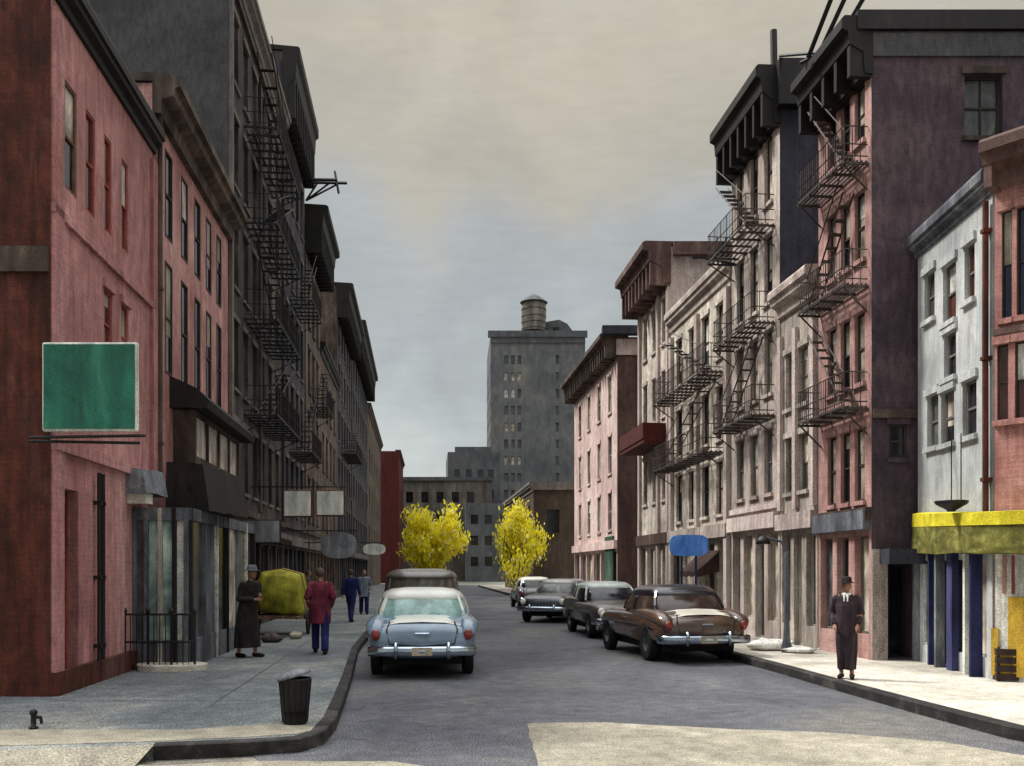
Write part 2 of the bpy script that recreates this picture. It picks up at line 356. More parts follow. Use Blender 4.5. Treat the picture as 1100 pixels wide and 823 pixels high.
    def cornice(s, proj=.6, h=.7, m='corn', z=None, name='cornice', u0=None, u1=None, teeth=True, back=.5):
        z = s.H if z is None else z; u0 = -.04 if u0 is None else u0; u1 = s.L+.04 if u1 is None else u1
        bm = nb()
        prof = [(-.02, z-h), (proj*.25, z-h+.02), (proj*.3, z-h*.55), (proj*.75, z-h*.4), (proj*.8, z-h*.15), (proj, z-h*.1), (proj, z+.1), (proj*.9, z+.16), (-back, z+.2), (-back, z+.02), (-.02, z+.02)]
        A = [bm.verts.new(s.co('f', u0, w, zz)) for w, zz in prof]; C = [bm.verts.new(s.co('f', u1, w, zz)) for w, zz in prof]
        n = len(prof)
        for i in range(n): bm.faces.new((A[i], A[(i+1) % n], C[(i+1) % n], C[i]))
        bm.faces.new(A); bm.faces.new(list(reversed(C)))
        o = link(name, bm, M[m], s.o)
        if teeth:
            k = max(2, int((u1-u0)/.55))
            for i in range(k+1):
                uu = u0+.08+(u1-u0-.16)*i/k; bm = nb()
                s.slab(bm, 'f', uu-.06, uu+.06, .01, proj*.72, z-h*1.05, z-h*.36)
                link('bracket', bm, M[m], o)
        return o
    def band(s, z, h=.14, w=.07, m=None, plane='f', u0=0, u1=None, name='belt_course'):
        bm = nb(); s.slab(bm, plane, u0+.002, (s.L if plane == 'f' else s.depth) if u1 is None else u1, .003, w, z, z+h); return link(name, bm, M[m or s.wall], s.o)
    def escape(s, u0, u1, z, w=.75, rh=.85, stair=1, plane='f', hb=.14, up=2.3):
        bm = nb(); n = 5; IR = 'iron' if s.side == 'L' else 'rustiron'
        for i in range(n+1):                    # grating platform
            ww = .04+(w-.04)*i/n; s.slab(bm, plane, u0, u1, ww-.014, ww+.014, z, z+.04)
        k = max(2, int((u1-u0)/.5))
        for i in range(k+1):
            uu = u0+(u1-u0)*i/k; s.slab(bm, plane, uu-.02, uu+.02, .01, w+.02, z-.05, z-.002)
        for uu in (u0+.05, u1-.05):             # brackets
            tube(bm, [s.co(plane, uu, .01, z-.5), s.co(plane, uu, w, z-.03)], .02, 5)
        o = link('fire_escape', bm, M[IR], s.o)
        bm = nb()
        for zz in (z+rh, z+rh*.5, z+.12):
            tube(bm, [s.co(plane, u0, .02, zz), s.co(plane, u0, w, zz), s.co(plane, u1, w, zz), s.co(plane, u1, .02, zz)], .014, 4)
        m = max(3, int((u1-u0)/hb))
        for i in range(m+1):
            uu = u0+(u1-u0)*i/m; tube(bm, [s.co(plane, uu, w, z), s.co(plane, uu, w, z+rh)], .007 if i % 4 else .014, 4)
        for uu in (u0, u1):
            for q in (.33, .66): tube(bm, [s.co(plane, uu, w*q, z), s.co(plane, uu, w*q, z+rh)], .011, 4)
        link('railing', bm, M[IR], o)
        if stair:
            bm = nb(); a, b = (u0+.2, u1-.25) if stair > 0 else (u1-.2, u0+.25)
            for ww in (w*.35, w*.8): tube(bm, [s.co(plane, a, ww, z), s.co(plane, b, ww, z+up)], .02, 4)
            for ww in (w*.8,): tube(bm, [s.co(plane, a, ww, z+.7), s.co(plane, b, ww, z+up+.5)], .014, 4)
            k = 9
            for i in range(1, k):
                t = i/k; uu = a+(b-a)*t; zz = z+up*t; s.slab(bm, plane, uu-.07, uu+.07, w*.35, w*.8, zz-.012, zz+.012)
            link('stair', bm, M[IR], o)
        return o
    def pipe(s, u, z0, z1, m='iron', r=.05, name='downpipe', w=.08):
        bm = nb(); tube(bm, [s.co('f', u, w, z0), s.co('f', u+.01, w, (z0+z1)/2), s.co('f', u, w, z1)], r, 8)
        for zz in (z0+.6, (z0+z1)/2, z1-.5): s.slab(bm, 'f', u-r*1.3, u+r*1.3, .0, w+r*1.2, zz, zz+.06)
        return link(name, bm, M[m], s.o)
    def awning(s, u0, u1, z0, z1, out, m, name='awning', plane='f', drop=.18, sag=.0, parent=None):
        """Sloping cloth on a slim frame: high at the wall, low at the edge, with a hanging valance."""
        bm = nb(); n = 8; rows = []
        for j in range(5):
            t = j/4; row = []
            for i in range(n+1):
                uu = u0+(u1-u0)*i/n
                row.append(bm.verts.new(s.co(plane, uu, .02+out*t, z1+(z0+drop-z1)*t-.03*math.sin(t*math.pi)+R.uniform(-.008, .008))))
            rows.append(row)
        rows.append([bm.verts.new(s.co(plane, u0+(u1-u0)*i/n, out+.02, z0+R.uniform(-.02, .03)+(0.03 if i % 2 else 0))) for i in range(n+1)])
        for a, b in zip(rows, rows[1:]):
            for i in range(n): bm.faces.new((a[i], a[i+1], b[i+1], b[i]))
        for i0 in (0, n):
            bm.faces.new([r[i0] for r in rows]+[bm.verts.new(s.co(plane, u0 if i0 == 0 else u1, .02, z0+drop))])
        r = bmesh.ops.solidify(bm, geom=bm.faces[:], thickness=.012)
        return link(name, bm, M[m], parent or s.o)

def lpt(d): return (XL(d), d)
def rpt(d): return (XR(d), d)
def winrow(b, us, w, z0, z1, pane, frame, **k):
    for i, uu in enumerate(us):
        p = pane if isinstance(pane, str) else pane[(i*7+int(z0*3)) % len(pane)]
        b.window(uu-w/2, uu+w/2, z0, z1, p, frame, **k)

# ---- L1 rose brick, nearest on the left
b = B('corner_building', 'L', lpt(12.9), lpt(17.86), 10.05, 9, 'red1', 'rose brick building on the left corner, behind the green sign, with shade-darkened oxblood side wall', sidewall='red1side')
for px, hw, y0, y1 in ((76, .24, 72, 182), (97, .20, 95, 168), (116, .18, 118, 178), (134, .17, 138, 198)):
    u = b.u(px); b.window(u-hw, u+hw, 7.3, 8.85, 'gbrown' if px > 80 else 'gdark', 'wood' if px < 80 else 'doorred', sill=False, bars=(1, 0), rev=.06)
for px in (76, 97, 116, 134):
    u = b.u(px); b.window(u-.2, u+.2, 5.25, 6.35, 'gbrown', 'doorred', lintel='red1', bars=(1, 0), rev=.07) if px in (116, 134) else None
b.band(6.75, .12, .06); b.band(3.45, .18, .09, 'red1')
u0, u1 = b.u(63), b.u(84); b.window(u0, u1, .05, 2.95, 'gbrown', 'doorred', bars=(2, 1), sill=False, name='door', rev=.2)
b.pipe(b.u(101), -.05, 3.3, 'iron', .035); b.pipe(b.u(106), -.05, 3.3, 'iron', .03, w=.07)
for px, hh in ((60, 10.0), (164, 10.0)):
    u = b.u(px); bm = nb(); b.slab(bm, 'f', u-.16, u+.16, .003, .06, -.08, 9.6); link('pilaster', bm, M['red1'], b.o)
bm = nb(); b.slab(bm, 'f', .0, b.L, .004, .1, -.08, .35); link('plinth', bm, M['red1side'], b.o)
bm = nb(); b.slab(bm, 's', .02, 8, .004, .06, 5.9, 6.25); link('belt_course', bm, M['cornb'], b.o)
b.cornice(.22, .3, 'corn', teeth=False); b.finish()
# ---- L2 dusty brick with brown cornice and bay
b = B('brick_building', 'L', lpt(17.92), lpt(24.85), 11.15, 9, 'red2', 'dusty red brick building on the left with brown cornice and a dark bay')
cs = (181, 198, 212, 224, 235)
winrow(b, [b.u(p) for p in cs], .55, 8.5, 10.25, 'gdark', 'frame', sill=False, bars=(1, 0), rev=.04)
winrow(b, [b.u(p) for p in cs], .55, 5.75, 8.0, 'gdark', 'frame', sill=False, bars=(1, 0), rev=.04)
u0, u1 = b.u(186), b.u(238)                                                     # bay
bm = nb(); b.slab(bm, 'f', u0, u1, .003, .45, 4.0, 4.16); b.slab(bm, 'f', u0, u1, .003, .45, 5.0, 5.1)
for i in range(5):
    uu = u0+(u1-u0-.12)*i/4; b.slab(bm, 'f', uu, uu+.12, .003, .45, 4.16, 5.0)
bay = link('bay', bm, M['cornb'], b.o)
bm = nb(); b.slab(bm, 'f', u0+.03, u1-.03, .003, .40, 4.16, 5.0); link('pane', bm, M['gcream'], bay)
bm = nb()
pr = [(0.004, 5.1), (.75, 5.1), (.8, 5.25), (.55, 5.5), (.004, 5.75)]
A = [bm.verts.new(b.co('f', u0-.3, w, z)) for w, z in pr]; C = [bm.verts.new(b.co('f', u1+.35, w, z)) for w, z in pr]
for i in range(5): bm.faces.new((A[i], A[(i+1) % 5], C[(i+1) % 5], C[i]))
bm.faces.new(A); bm.faces.new(C[::-1]); link('bay_hood', bm, M['corn'], b.o)
b.window(b.u(229), b.u(240), .05, 2.6, 'gdark', 'shopg', sill=False, name='door', bars=(0, 0), rev=.1)
bm = nb(); b.slab(bm, 'f', 3.0, b.L-.1, .004, .1, -.08, .42); link('plinth', bm, M['shopg'], b.o)
b.pipe(.12, 3.6, 10.8, 'cornb', .05)
b.cornice(.5, .6, 'cornb', teeth=False); b.finish()
# ---- timber and glass shopfront standing out from the two brick buildings
sf = empty('shopfront', (XL(16.6), 16.6, SW0), 0); tag(sf, 'projecting grey shopfront with tall teal and white panes under a black awning on the left', 'shopfront')
OUT = 1.0; W0 = Vector((XL(16.6), 16.6)); Pn = Vector((W0.x+OUT, 16.6)); Pf = Vector((XL(23)+OUT, 23.0)); TOP = 2.86
def sfp(q, off, z): return (q.x-W0.x, q.y-W0.y, z)
def wallrun(A, C, n, panes, frames, thick=.06, z0=.5):
    D = (C-A); Lw = D.length; D.normalize(); Nn = Vector((D.y, -D.x))
    def sl(bm, u0, u1, w0, w1, z0_, z1_):
        vs = [bm.verts.new((*( (A-W0)+D*u+Nn*w), z)) for z in (z0_, z1_) for u, w in ((u0, w0), (u1, w0), (u1, w1), (u0, w1))]
        for f in ((0, 3, 2, 1), (4, 5, 6, 7), (0, 1, 5, 4), (1, 2, 6, 5), (2, 3, 7, 6), (3, 0, 4, 7)): bm.faces.new([vs[i] for i in f])
    st = Lw/n
    bm = nb(); sl(bm, 0, Lw, -.04, .02, 0, z0); link('stall_riser', bm, M['shopg'], sf)
    bm = nb(); sl(bm, 0, Lw, -.04, .05, TOP-.22, TOP); link('transom', bm, M['shopg'], sf)
    for i in range(n+1):
        u = min(max(i*st, .04), Lw-.04); bm = nb(); sl(bm, u-.035, u+.035, -.03, thick, 0.004, TOP-.004); link('post', bm, M[frames[i % len(frames)]], sf)
    for i in range(n):
        bm = nb(); sl(bm, i*st+.03, (i+1)*st-.03, -.02, -.008, z0, TOP-.22); link('pane', bm, M[panes[i % len(panes)]], sf)
wallrun(W0, Pn, 4, ('ggrey', 'gteal', 'gteal', 'signw'), ('shopg', 'shopg', 'framew', 'iron'))
wallrun(Pn, Pf, 6, ('ggrey', 'shopg', 'gdark', 'gcream', 'ggrey', 'gdark'), ('iron', 'shopg', 'shopw'))
bm = nb(); prism(bm, [(0.02, .03), (OUT-.03, .03), (Pf.x-W0.x-.05, Pf.y-W0.y), (Pf.x-W0.x-OUT+.02, Pf.y-W0.y)], TOP-.1, TOP-.02); link('soffit', bm, M['iron'], sf)
bm = nb()                                                   # goods on display behind the glass
for i, (x, z, w_, h_) in enumerate(((.12, .55, .12, .9), (.36, .55, .16, .5), (.6, .55, .14, 1.2), (.82, .6, .1, .7))): box(bm, x, x+w_, .1, .3, z, z+h_, .02)
link('display', bm, M['shopw'], sf)
def canopy(nm, x0, x1, y0, y1, z0, z1, m, slope=.12):
    bm = nb(); v = [bm.verts.new(p) for p in ((x0, y0, z0), (x1, y0, z0), (x1, y1, z0), (x0, y1, z0), (x0, y0+.05, z1), (x1-slope, y0+.05, z1-.05), (x1-slope, y1, z1-.05), (x0, y1, z1))]
    for f in ((0, 3, 2, 1), (4, 5, 6, 7), (0, 1, 5, 4), (1, 2, 6, 5), (2, 3, 7, 6), (3, 0, 4, 7)): bm.faces.new([v[i] for i in f])
    bmesh.ops.subdivide_edges(bm, edges=bm.edges[:], cuts=5, use_grid_fill=True)
    for q in bm.verts:
        q.co += Vector((0, 0, -.035*abs(math.sin(q.co.y*3.1)) if q.co.z < z0+.05 else .02*math.sin(q.co.y*4))) ; q.co.y += R.uniform(-.01, .01)
    return link(nm, bm, M[m], sf)
canopy('canopy', .30, OUT+.12, .75, 3.3, TOP+.02, TOP+.92, 'corn', .14)
canopy('sign_hood', -.22, .42, -.45, .55, TOP+.26, TOP+.72, 'signg', .1)
bm = nb(); box(bm, -.18, .36, -.32, -.02, TOP+.06, TOP+.24); link('name_board', bm, M['signw'], sf)
# ---- L3 tall sooty building with slate side wall
def sooty(b, cols, zs, w, h, pane=('gdark', 'ggrey', 'gdark', 'gblue'), frame='frameg', lintel='frameg'):
    for z in zs: winrow(b, cols, w, z, z+h, list(pane), frame, lintel=lintel, bars=(1, 0))
def shopfront(b, n, h=2.6, panes=('gdark', 'gcream', 'ggrey', 'gdark'), fr='frameg', m='frameg', z0=.5):
    st = b.L/n
    for i in range(n):
        b.window(st*i+.10+(.06 if i % 2 else 0), st*(i+1)-.10, z0 if i % 3 != 1 else .02, h, panes[i % len(panes)], fr, bars=(0, 1 if st > 1.2 else 0), sill=False, name='shop_window' if i % 3 != 1 else 'door', rev=.18)
    bm = nb(); b.slab(bm, 'f', .02, b.L-.02, .003, .16, h+.12, h+.5); link('fascia', bm, M[m], b.o)
b = B('sooty_building', 'L', lpt(24.9), lpt(34.95), 18.6, 14, 'black', 'tall sooty building with fire escapes and a blank slate side wall above brick roofs', sidewall='slate')
sooty(b, [1.0, 2.5, 4.0, 5.5, 7.0, 8.6], [4.0, 6.8, 9.6, 12.4, 15.2], .8, 1.9)
for z in (6.3, 9.1, 11.9, 14.7): b.escape(2.2, 7.4, z, .95, stair=1 if z in (6.3, 11.9) else -1)
for z in (3.35, 17.6): b.band(z, .2, .1, 'cornb')
for u in (.15, 4.75, 9.85):
    bm = nb(); b.slab(bm, 'f', u-.13, u+.13, .004, .1, 3.6, 17.4); link('pilaster', bm, M['frameg' if u == .15 else 'black2'], b.o)
shopfront(b, 6, panes=('ggrey', 'gdark', 'gteal', 'gdark'))
b.awning(.4, 4.2, 2.5, 3.1, 1.1, 'iron', name='shop_awning')
b.cornice(.3, .6, 'frameg', teeth=False); b.finish()
b = B('cornice_building', 'L', lpt(35), lpt(41.5), 21.3, 12, 'black2', 'narrow soot-black building with a deep black cornice and an iron bracket, left side')
sooty(b, [1.0, 2.5, 4.0, 5.5], [4.0, 7.0, 10.0, 13.0, 16.2], .8, 2.1, pane=('gdark', 'gdark', 'ggrey', 'gblue'))
for z in (6.4, 12.4): b.escape(1.6, 5.0, z, .9, stair=1)
b.band(3.4, .2, .1, 'cornb'); shopfront(b, 5)
b.cornice(.62, 2.4, 'corn')
bm = nb()
for q in ((.0, 1.9), (-.3, 1.5)): tube(bm, [b.co('f', 6.2+q[0], 0, 18.9), b.co('f', 6.2+q[0], q[1], 18.95)], .07, 5)
for t in (.6, 1.1, 1.5): tube(bm, [b.co('f', 6.2, .1, 18.1), b.co('f', 6.2, t, 18.9)], .045, 4)
tube(bm, [b.co('f', 6.0, 1.55, 18.4), b.co('f', 6.3, 1.35, 19.5)], .05, 4)
link('roof_bracket', bm, M['iron'], b.o); b.finish()
b = B('narrow_building', 'L', lpt(42), lpt(48), 18.1, 12, 'brown', 'narrow umber building with a russet-black box cornice, beyond the one with the iron bracket')
sooty(b, [1.2, 3.0, 4.8], [4.0, 7.0, 10.0, 13.0], .9, 2.0, frame='frame', lintel='black2')
shopfront(b, 4); b.band(3.4, .2, .1, 'cornb'); b.escape(1.5, 4.6, 9.4, .8); b.cornice(1.0, 1.9, 'corn', teeth=True); b.finish()
b = B('low_building', 'L', lpt(48.05), lpt(57.9), 13.4, 10, 'brown', 'low brown building between two taller ones on the left, its roof below their cornices')
sooty(b, [1.5, 3.6, 5.8, 8.0], [4.0, 7.0, 10.0], .9, 1.9, frame='frame', lintel='black'); shopfront(b, 6); b.cornice(.3, .5, 'corn', teeth=False); b.finish()
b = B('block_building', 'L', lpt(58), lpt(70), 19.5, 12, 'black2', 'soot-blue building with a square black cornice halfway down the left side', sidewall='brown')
sooty(b, [1.5, 3.8, 6.1, 8.4, 10.6], [4, 7, 10, 13, 16], 1.0, 1.9); shopfront(b, 7); b.cornice(1.0, 1.9, 'corn'); b.escape(3, 9, 9.4, 1.0); b.finish()
b = B('far_block_building', 'L', lpt(71), lpt(92), 20.7, 12, 'black2', 'long sooty building with a dark red-black cornice, fifth roofline down the left side', sidewall='brown')
sooty(b, [2, 5, 8, 11, 14, 17, 20], [4, 7.2, 10.4, 13.6, 16.6], 1.1, 1.9); shopfront(b, 8); b.cornice(1.05, 2.2, 'corn'); b.finish()
b = B('far_brown_building', 'L', lpt(93), lpt(124), 18.3, 12, 'brown', 'flat-roofed brown building with a tan gable wall near the far end of the left side', sidewall='stone')
sooty(b, [3, 8, 13, 18, 23, 28], [4, 8, 12], 1.4, 2.2); b.cornice(.35, .8, 'cornb', teeth=False); b.finish()
b = B('maroon_building', 'L', (at(428.5, 0, 132).x, 132), (at(433, 0, 150).x, 150), 18.6, 9, 'darkred', 'narrow maroon wall standing at the very end of the left side, above the yellow tree')
winrow(b, [4, 9, 14], 1.4, 5, 7.4, 'gdark', 'doorred', lintel='darkred'); winrow(b, [4, 9, 14], 1.4, 11, 13.4, 'gdark', 'doorred', lintel='darkred')
b.cornice(.3, .6, 'darkred', teeth=False); b.finish()

# ---- right side
b = B('salmon_building', 'R', (7.70, 14.85), (9.75, 12.45), 8.35, 8, 'red4', 'salmon brick building cut by the right edge with tall blue-black windows and a brown cornice', sg=-1)
b.b = Vector((0.3, -1)).normalized()*-1 if False else b.b
for pa, pb in ((1076, 1087), (1092, 1107), (1118, 1136), (1150, 1172)):
    b.window(b.u(pa), b.u(pb), 5.75, 7.45, 'gblue', 'frame', lintel='red4', bars=(1, 0), rev=.08)
for pa, pb in ((1071, 1083), (1090, 1106), (1118, 1136), (1150, 1172)):
    b.window(b.u(pa), b.u(pb), 4.15, 5.35, 'gbrown', 'frame', lintel='red4', bars=(1, 0), rev=.08)
for pa, pb, z1, mm in ((1066, 1074, .85, 'ochre'), (1084, 1102, 1.35, 'ochre'), (1078, 1082, 2.0, 'red4'), (1088, 1091, 2.0, 'doorred')):
    bm = nb(); b.slab(bm, 'f', b.u(pa), b.u(pb), .034, .05, .1 if mm == 'ochre' else 1.4, z1); link('shop_panel', bm, M[mm], b.o)
bm = nb(); b.slab(bm, 'f', .02, b.L, .006, .03, -.05, 2.1); link('shop_wall', bm, M['shopw'], b.o)
b.band(5.5, .1, .06, 'cornr'); b.cornice(.5, .55, 'cornr'); b.finish()
b.o.children[0]
b = B('white_building', 'R', (7.70, 14.92), (7.84, 17.98), 8.05, 6, 'white', 'small whitewashed building with dark narrow windows, above the yellow-striped awning')
for pa, pb, y0, y1, pn in ((993, 1004, 293, 343, 'ggrey'), (1013, 1027, 283, 345, 'gbrown'), (1036, 1047, 262, 322, 'gbrown'),
                           (1014, 1027, 357, 405, 'gdark'), (996, 1008, 424, 480, 'ggrey'), (1011, 1025, 420, 476, 'gdark'), (1034, 1049, 408, 468, 'gdark')):
    m_ = (pa+pb)/2; b.window(b.u(pa), b.u(pb), b.z(y1, m_), b.z(y0, m_), pn, 'frameg', lintel='white', bars=(1, 0), rev=.12)
for pa, pb, pn, fr in ((989, 1002, 'gteal', 'shopw'), (1004, 1018, 'gdark', 'shopb'), (1021, 1040, 'gblue', 'shopb'), (1044, 1060, 'gcream', 'shopw')):
    b.window(b.u(pa), b.u(pb), .02 if pa == 1004 else .35, 1.95, pn, fr, bars=(0, 0), sill=False, name='shop_window' if pa != 1004 else 'door', rev=.1)
for pa, hw_, out_, mm in ((987, .06, .1, 'signg'), (1003, .035, .1, 'shopb'), (1014, .04, .16, 'shopg'), (1027, .11, .12, 'shopb'), (1043, .04, .12, 'signw'), (1055, .03, .2, 'shopb')):
    u = b.u(pa); bm = nb(); b.slab(bm, 'f', u-hw_, u+hw_, .004, out_, -.08, 2.1); link('pilaster', bm, M[mm], b.o)
b.pipe(.06, 2.6, 7.7, 'red1side', .05)
b.cornice(.2, .26, 'shopg', teeth=False); b.finish()
# awning over the two shopfronts
aw = empty('shop_awning', (7.2, 15, 2.2)); tag(aw, 'long olive awning box with a bright yellow top stripe over the right-hand shops', 'awning')
pts = [(7.84, 17.9), (7.66, 14.86), (9.2, 12.9)]; n1 = Vector((-.72, 0)); n2 = Vector((-.6, -.5))
def ribbon(nm, z0s, z1s, off, m):
    bm = nb(); outs = [Vector(pts[0])+n1*off*.22, Vector(pts[1])+(n1+n2)*.5*off*.62, Vector(pts[2])+n2*off]; ins = [Vector(p)+q*.03 for p, q in zip(pts, (n1, n1+n2, n2))]
    rows = []
    for o_, i_, a, c in zip(outs, ins, z0s, z1s):
        rows.append([bm.verts.new((o_.x-7.2, o_.y-15, a-2.2)), bm.verts.new((o_.x-7.2, o_.y-15, c-2.2)), bm.verts.new((i_.x-7.2, i_.y-15, c-2.2+.03)), bm.verts.new((i_.x-7.2, i_.y-15, a-2.2))])
    for a, c in zip(rows, rows[1:]):
        for k in range(4): bm.faces.new((a[k], c[k], c[(k+1) % 4], a[(k+1) % 4]))
    bm.faces.new(rows[0]); bm.faces.new(rows[-1][::-1])
    bmesh.ops.subdivide_edges(bm, edges=bm.edges[:], cuts=6, use_grid_fill=True)
    for v in bm.verts:
        k_ = v.co.x+v.co.y*1.0; v.co.x += .012*math.sin(k_*9+v.co.z*3)
        if nm == 'valance' and v.co.z < .06: v.co.z += .03*abs(math.sin(k_*5.0))-.015
    return link(nm, bm, M[m], aw)
ribbon('valance', (2.2, 2.16, 2.1), (2.72, 2.60, 2.55), .95, 'oliveb'); ribbon('stripe', (2.722, 2.602, 2.552), (2.97, 2.80, 2.77), .99, 'yellow')
d_ = at(1022, 543, 15.4); dish = empty('lamp_dish', (d_.x, d_.y, 2.86)); tag(dish, 'small dark bowl lamp standing on top of the yellow awning stripe', 'lamp')
bm = nb(); lathe(bm, [(.06, 0), (.08, .03), (.24, .12), (.27, .17), (.25, .18), (.05, .19)], 18); link('bowl', bm, M['iron'], dish, smooth=True)
bm = nb(); tube(bm, [(0, 0, .18), (0, 0, 1.3)], .01, 5); tube(bm, [(.16, 0, .16), (.16, 0, 1.3)], .01, 5); link('arm', bm, M['iron'], dish)

# tall pink building with side wall darkened to plum for shade
b = B('fire_escape_building', 'R', rpt(18.1), rpt(20.5), 12.35, 9, 'red3', 'tall pink brick building with black fire escapes and a huge shade-darkened plum side wall', sidewall='red3side')
b.b = b.b
for z0, z1, pn in ((10.3, 11.45, 'gdark'), (7.95, 9.3, 'gcream'), (5.5, 6.9, 'gcream'), (3.15, 4.6, 'gcream')):
    for pa, pb in ((889, 898), (903, 913), (918, 929)):
        b.window(b.u(pa), b.u(pb), z0, z1, pn if pa != 903 else 'gdark', 'frame', lintel='red3', bars=(1, 0), rev=.12)
for z in (9.75, 7.35, 4.95): b.escape(.12, 2.3, z, .5, .7, stair=1 if z != 7.35 else -1, hb=.1, up=1.9)
b.band(11.65, .08, .06, 'red3'); b.band(2.75, .25, .12, 'cornb')
shopfront(b, 3, 2.45, panes=('gcream', 'gdark', 'ggrey'), fr='frameg', m='shopg')
u0, u1 = b.su(1036), b.su(1077); zz = lambda y: CAMH+(HZ-y)*18.1/F-.12
b.window(u0, u1, zz(147), zz(80), 'ggrey', 'frame', 's', bars=(1, 1), lintel='cornb')
b.window(b.su(948), b.su(983), .05, zz(606), 'gdark', 'iron', 's', bars=(0, 1), sill=False, name='door', rev=.5)
b.window(b.su(955), b.su(974), zz(492), zz(456), 'gdark', 'frame', 's', bars=(1, 0), lintel='red3side', rev=.08)
bm = nb(); b.slab(bm, 's', b.su(944), b.su(988), .004, .5, zz(606), zz(590)); link('door_hood', bm, M['navy'], b.o)
bm = nb(); b.slab(bm, 's', .0, .3, .004, .04, -.08, zz(590)); link('door_jamb', bm, M['mauve'], b.o)
bm = nb(); b.slab(bm, 's', .02, 4, .004, .075, zz(452)+.05, zz(440)); link('belt_course', bm, M['cornb'], b.o)
bm = nb(); b.slab(bm, 's', -.3, 9, -.3, .09, 12.25, 12.62); link('coping', bm, M['iron'], b.o)
bm = nb(); b.slab(bm, 's', .02, 8.9, .004, .04, 11.75, 12.2); link('parapet_band', bm, M['slate'], b.o)
b.cornice(.62, .95, 'corn'); b.finish(); r3 = b
# rooftop frame over that building
rf = empty('roof_scaffold', (6.6, 19.0, 12.5)); tag(rf, 'black timber and iron frame leaning out over the tall pink building roof edge', 'roof frame')
def bars(nm, segs, r, par, o0, m='iron'):
    bm = nb()
    for a, c in segs: tube(bm, [Vector(a)-Vector(o0), Vector(c)-Vector(o0)], r, 5)
    return link(nm, bm, M[m], par)
o0 = (6.6, 19.0, 12.5)
bars('strut', [(at(868, 62, 19.6), at(902, -25, 18.6)), (at(872, 75, 19.4), at(918, -25, 18.3)), (at(885, 70, 19.2), at(938, -20, 18.2))], .05, rf, o0)
bars('rail', [(at(838, 60, 22.5), at(884, 56, 19.8)), (at(884, 56, 19.8), at(952, 13, 18.2)), (at(860, 68, 19.7), at(884, 56, 19.4))], .04, rf, o0)
# R4 low stone
b = B('stone_building', 'R', rpt(20.55), rpt(22.65), 8.35, 8, 'stone', 'low grey stone building squeezed between the two tall fire-escape buildings')
for z0, z1 in ((5.6, 6.9), (3.6, 4.9)):
    for pa, pb in ((844, 852), (858, 868)): b.window(b.u(pa), b.u(pb), z0, z1, 'gcream' if z0 > 5 else 'ggrey', 'frameg', lintel='stone', bars=(1, 0), rev=.14)
for u in (.12, 1.1, 2.0):
    bm = nb(); b.slab(bm, 'f', u-.09, u+.09, .004, .1, 3.2, 7.4); link('pilaster', bm, M['lilac'], b.o)
shopfront(b, 3, 2.6, panes=('gdark', 'gcream', 'gdark'), fr='framew', m='mauve'); b.cornice(.32, .5, 'mauve', teeth=False); b.finish()
# R5 tall mauve
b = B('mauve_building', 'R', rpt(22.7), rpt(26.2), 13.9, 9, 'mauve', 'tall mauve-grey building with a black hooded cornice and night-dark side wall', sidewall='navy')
for z0, z1, pn in ((11.0, 12.7, ('gdark', 'gcream')), (8.5, 10.2, ('gcream', 'gdark')), (6.2, 7.8, ('gcream', 'gcream')), (3.7, 5.3, ('gcream', 'ggrey'))):
    winrow(b, [.75, 1.75, 2.8], .55, z0, z1, list(pn), 'frameg' if z0 < 8 else 'frame', lintel='mauve', bars=(1, 0), rev=.14)
for z, st in ((10.3, 1), (7.9, 0), (5.6, -1)): b.escape(.3, 3.3, z, .6 if z < 10 else .75, .75, stair=st, hb=.12, up=2.0)
bm = nb()
tube(bm, [b.co('f', 3.3, .05, 10.55), b.co('f', 3.45, 1.15, 10.5)], .04, 5); tube(bm, [b.co('f', 3.0, .05, 10.2), b.co('f', 3.4, .9, 10.5)], .035, 5)
link('roof_bracket', bm, M['iron'], b.o)
shopfront(b, 4, 2.7, panes=('gcream', 'gdark', 'gcream', 'ggrey'), fr='framew', m='lilac'); b.band(3.3, .14, .08, 'lilac')
b.cornice(.62, 1.25, 'corn', back=1.2)
bm = nb(); b.slab(bm, 's', -.1, 1.3, .004, .3, 13.0, 14.1); link('coping', bm, M['iron'], b.o)
bm = nb(); tube(bm, [(.1, .1, 13.9), (.15, .1, 15.0)], .09, 8); link('chimney_pipe', bm, M['iron'], b.o); b.finish()
# R6a / R6
b = B('cream_building', 'R', rpt(26.3), rpt(32.5), 10.5, 9, 'cream', 'cream plaster building covered in fire escapes behind the blue sign')
for z0 in (8.0, 5.6, 3.4):
    winrow(b, [.9, 2.3, 3.7, 5.2], .7, z0, z0+1.55, ['gcream', 'gdark', 'gcream', 'ggrey'], 'frame', lintel='cream', bars=(1, 1), rev=.14)
for z, st in ((7.45, 1), (5.15, -1)): b.escape(.3, 5.9, z, .7, .8, stair=st, hb=.13, up=2.1)
for u in (.15, 3.0, 6.0):
    bm = nb(); b.slab(bm, 'f', u-.13, u+.13, .004, .12, -.05, 9.8); link('pilaster', bm, M['lilac'], b.o)
shopfront(b, 5, 2.6, panes=('gcream', 'gdark', 'ggrey'), fr='framew', m='mauve')
b.awning(.9, 2.7, 1.55, 2.35, .7, 'rust', name='shop_awning')
b.cornice(.25, .5, 'mauve', teeth=False); b.finish()
b = B('russet_cornice_building', 'R', rpt(32.6), rpt(37.1), 13.1, 9, 'cream', 'cream building with a russet cornice jutting over the street and a dark red balcony hood', sidewall='lilac')
for z0, z1 in ((9.9, 11.5), (7.3, 8.9), (4.3, 6.0)):
    winrow(b, [.8, 2.2, 3.6], .6, z0, z1, ['gcream', 'ggrey', 'gdark'], 'frameg', lintel='lilac', bars=(1, 0), rev=.14)
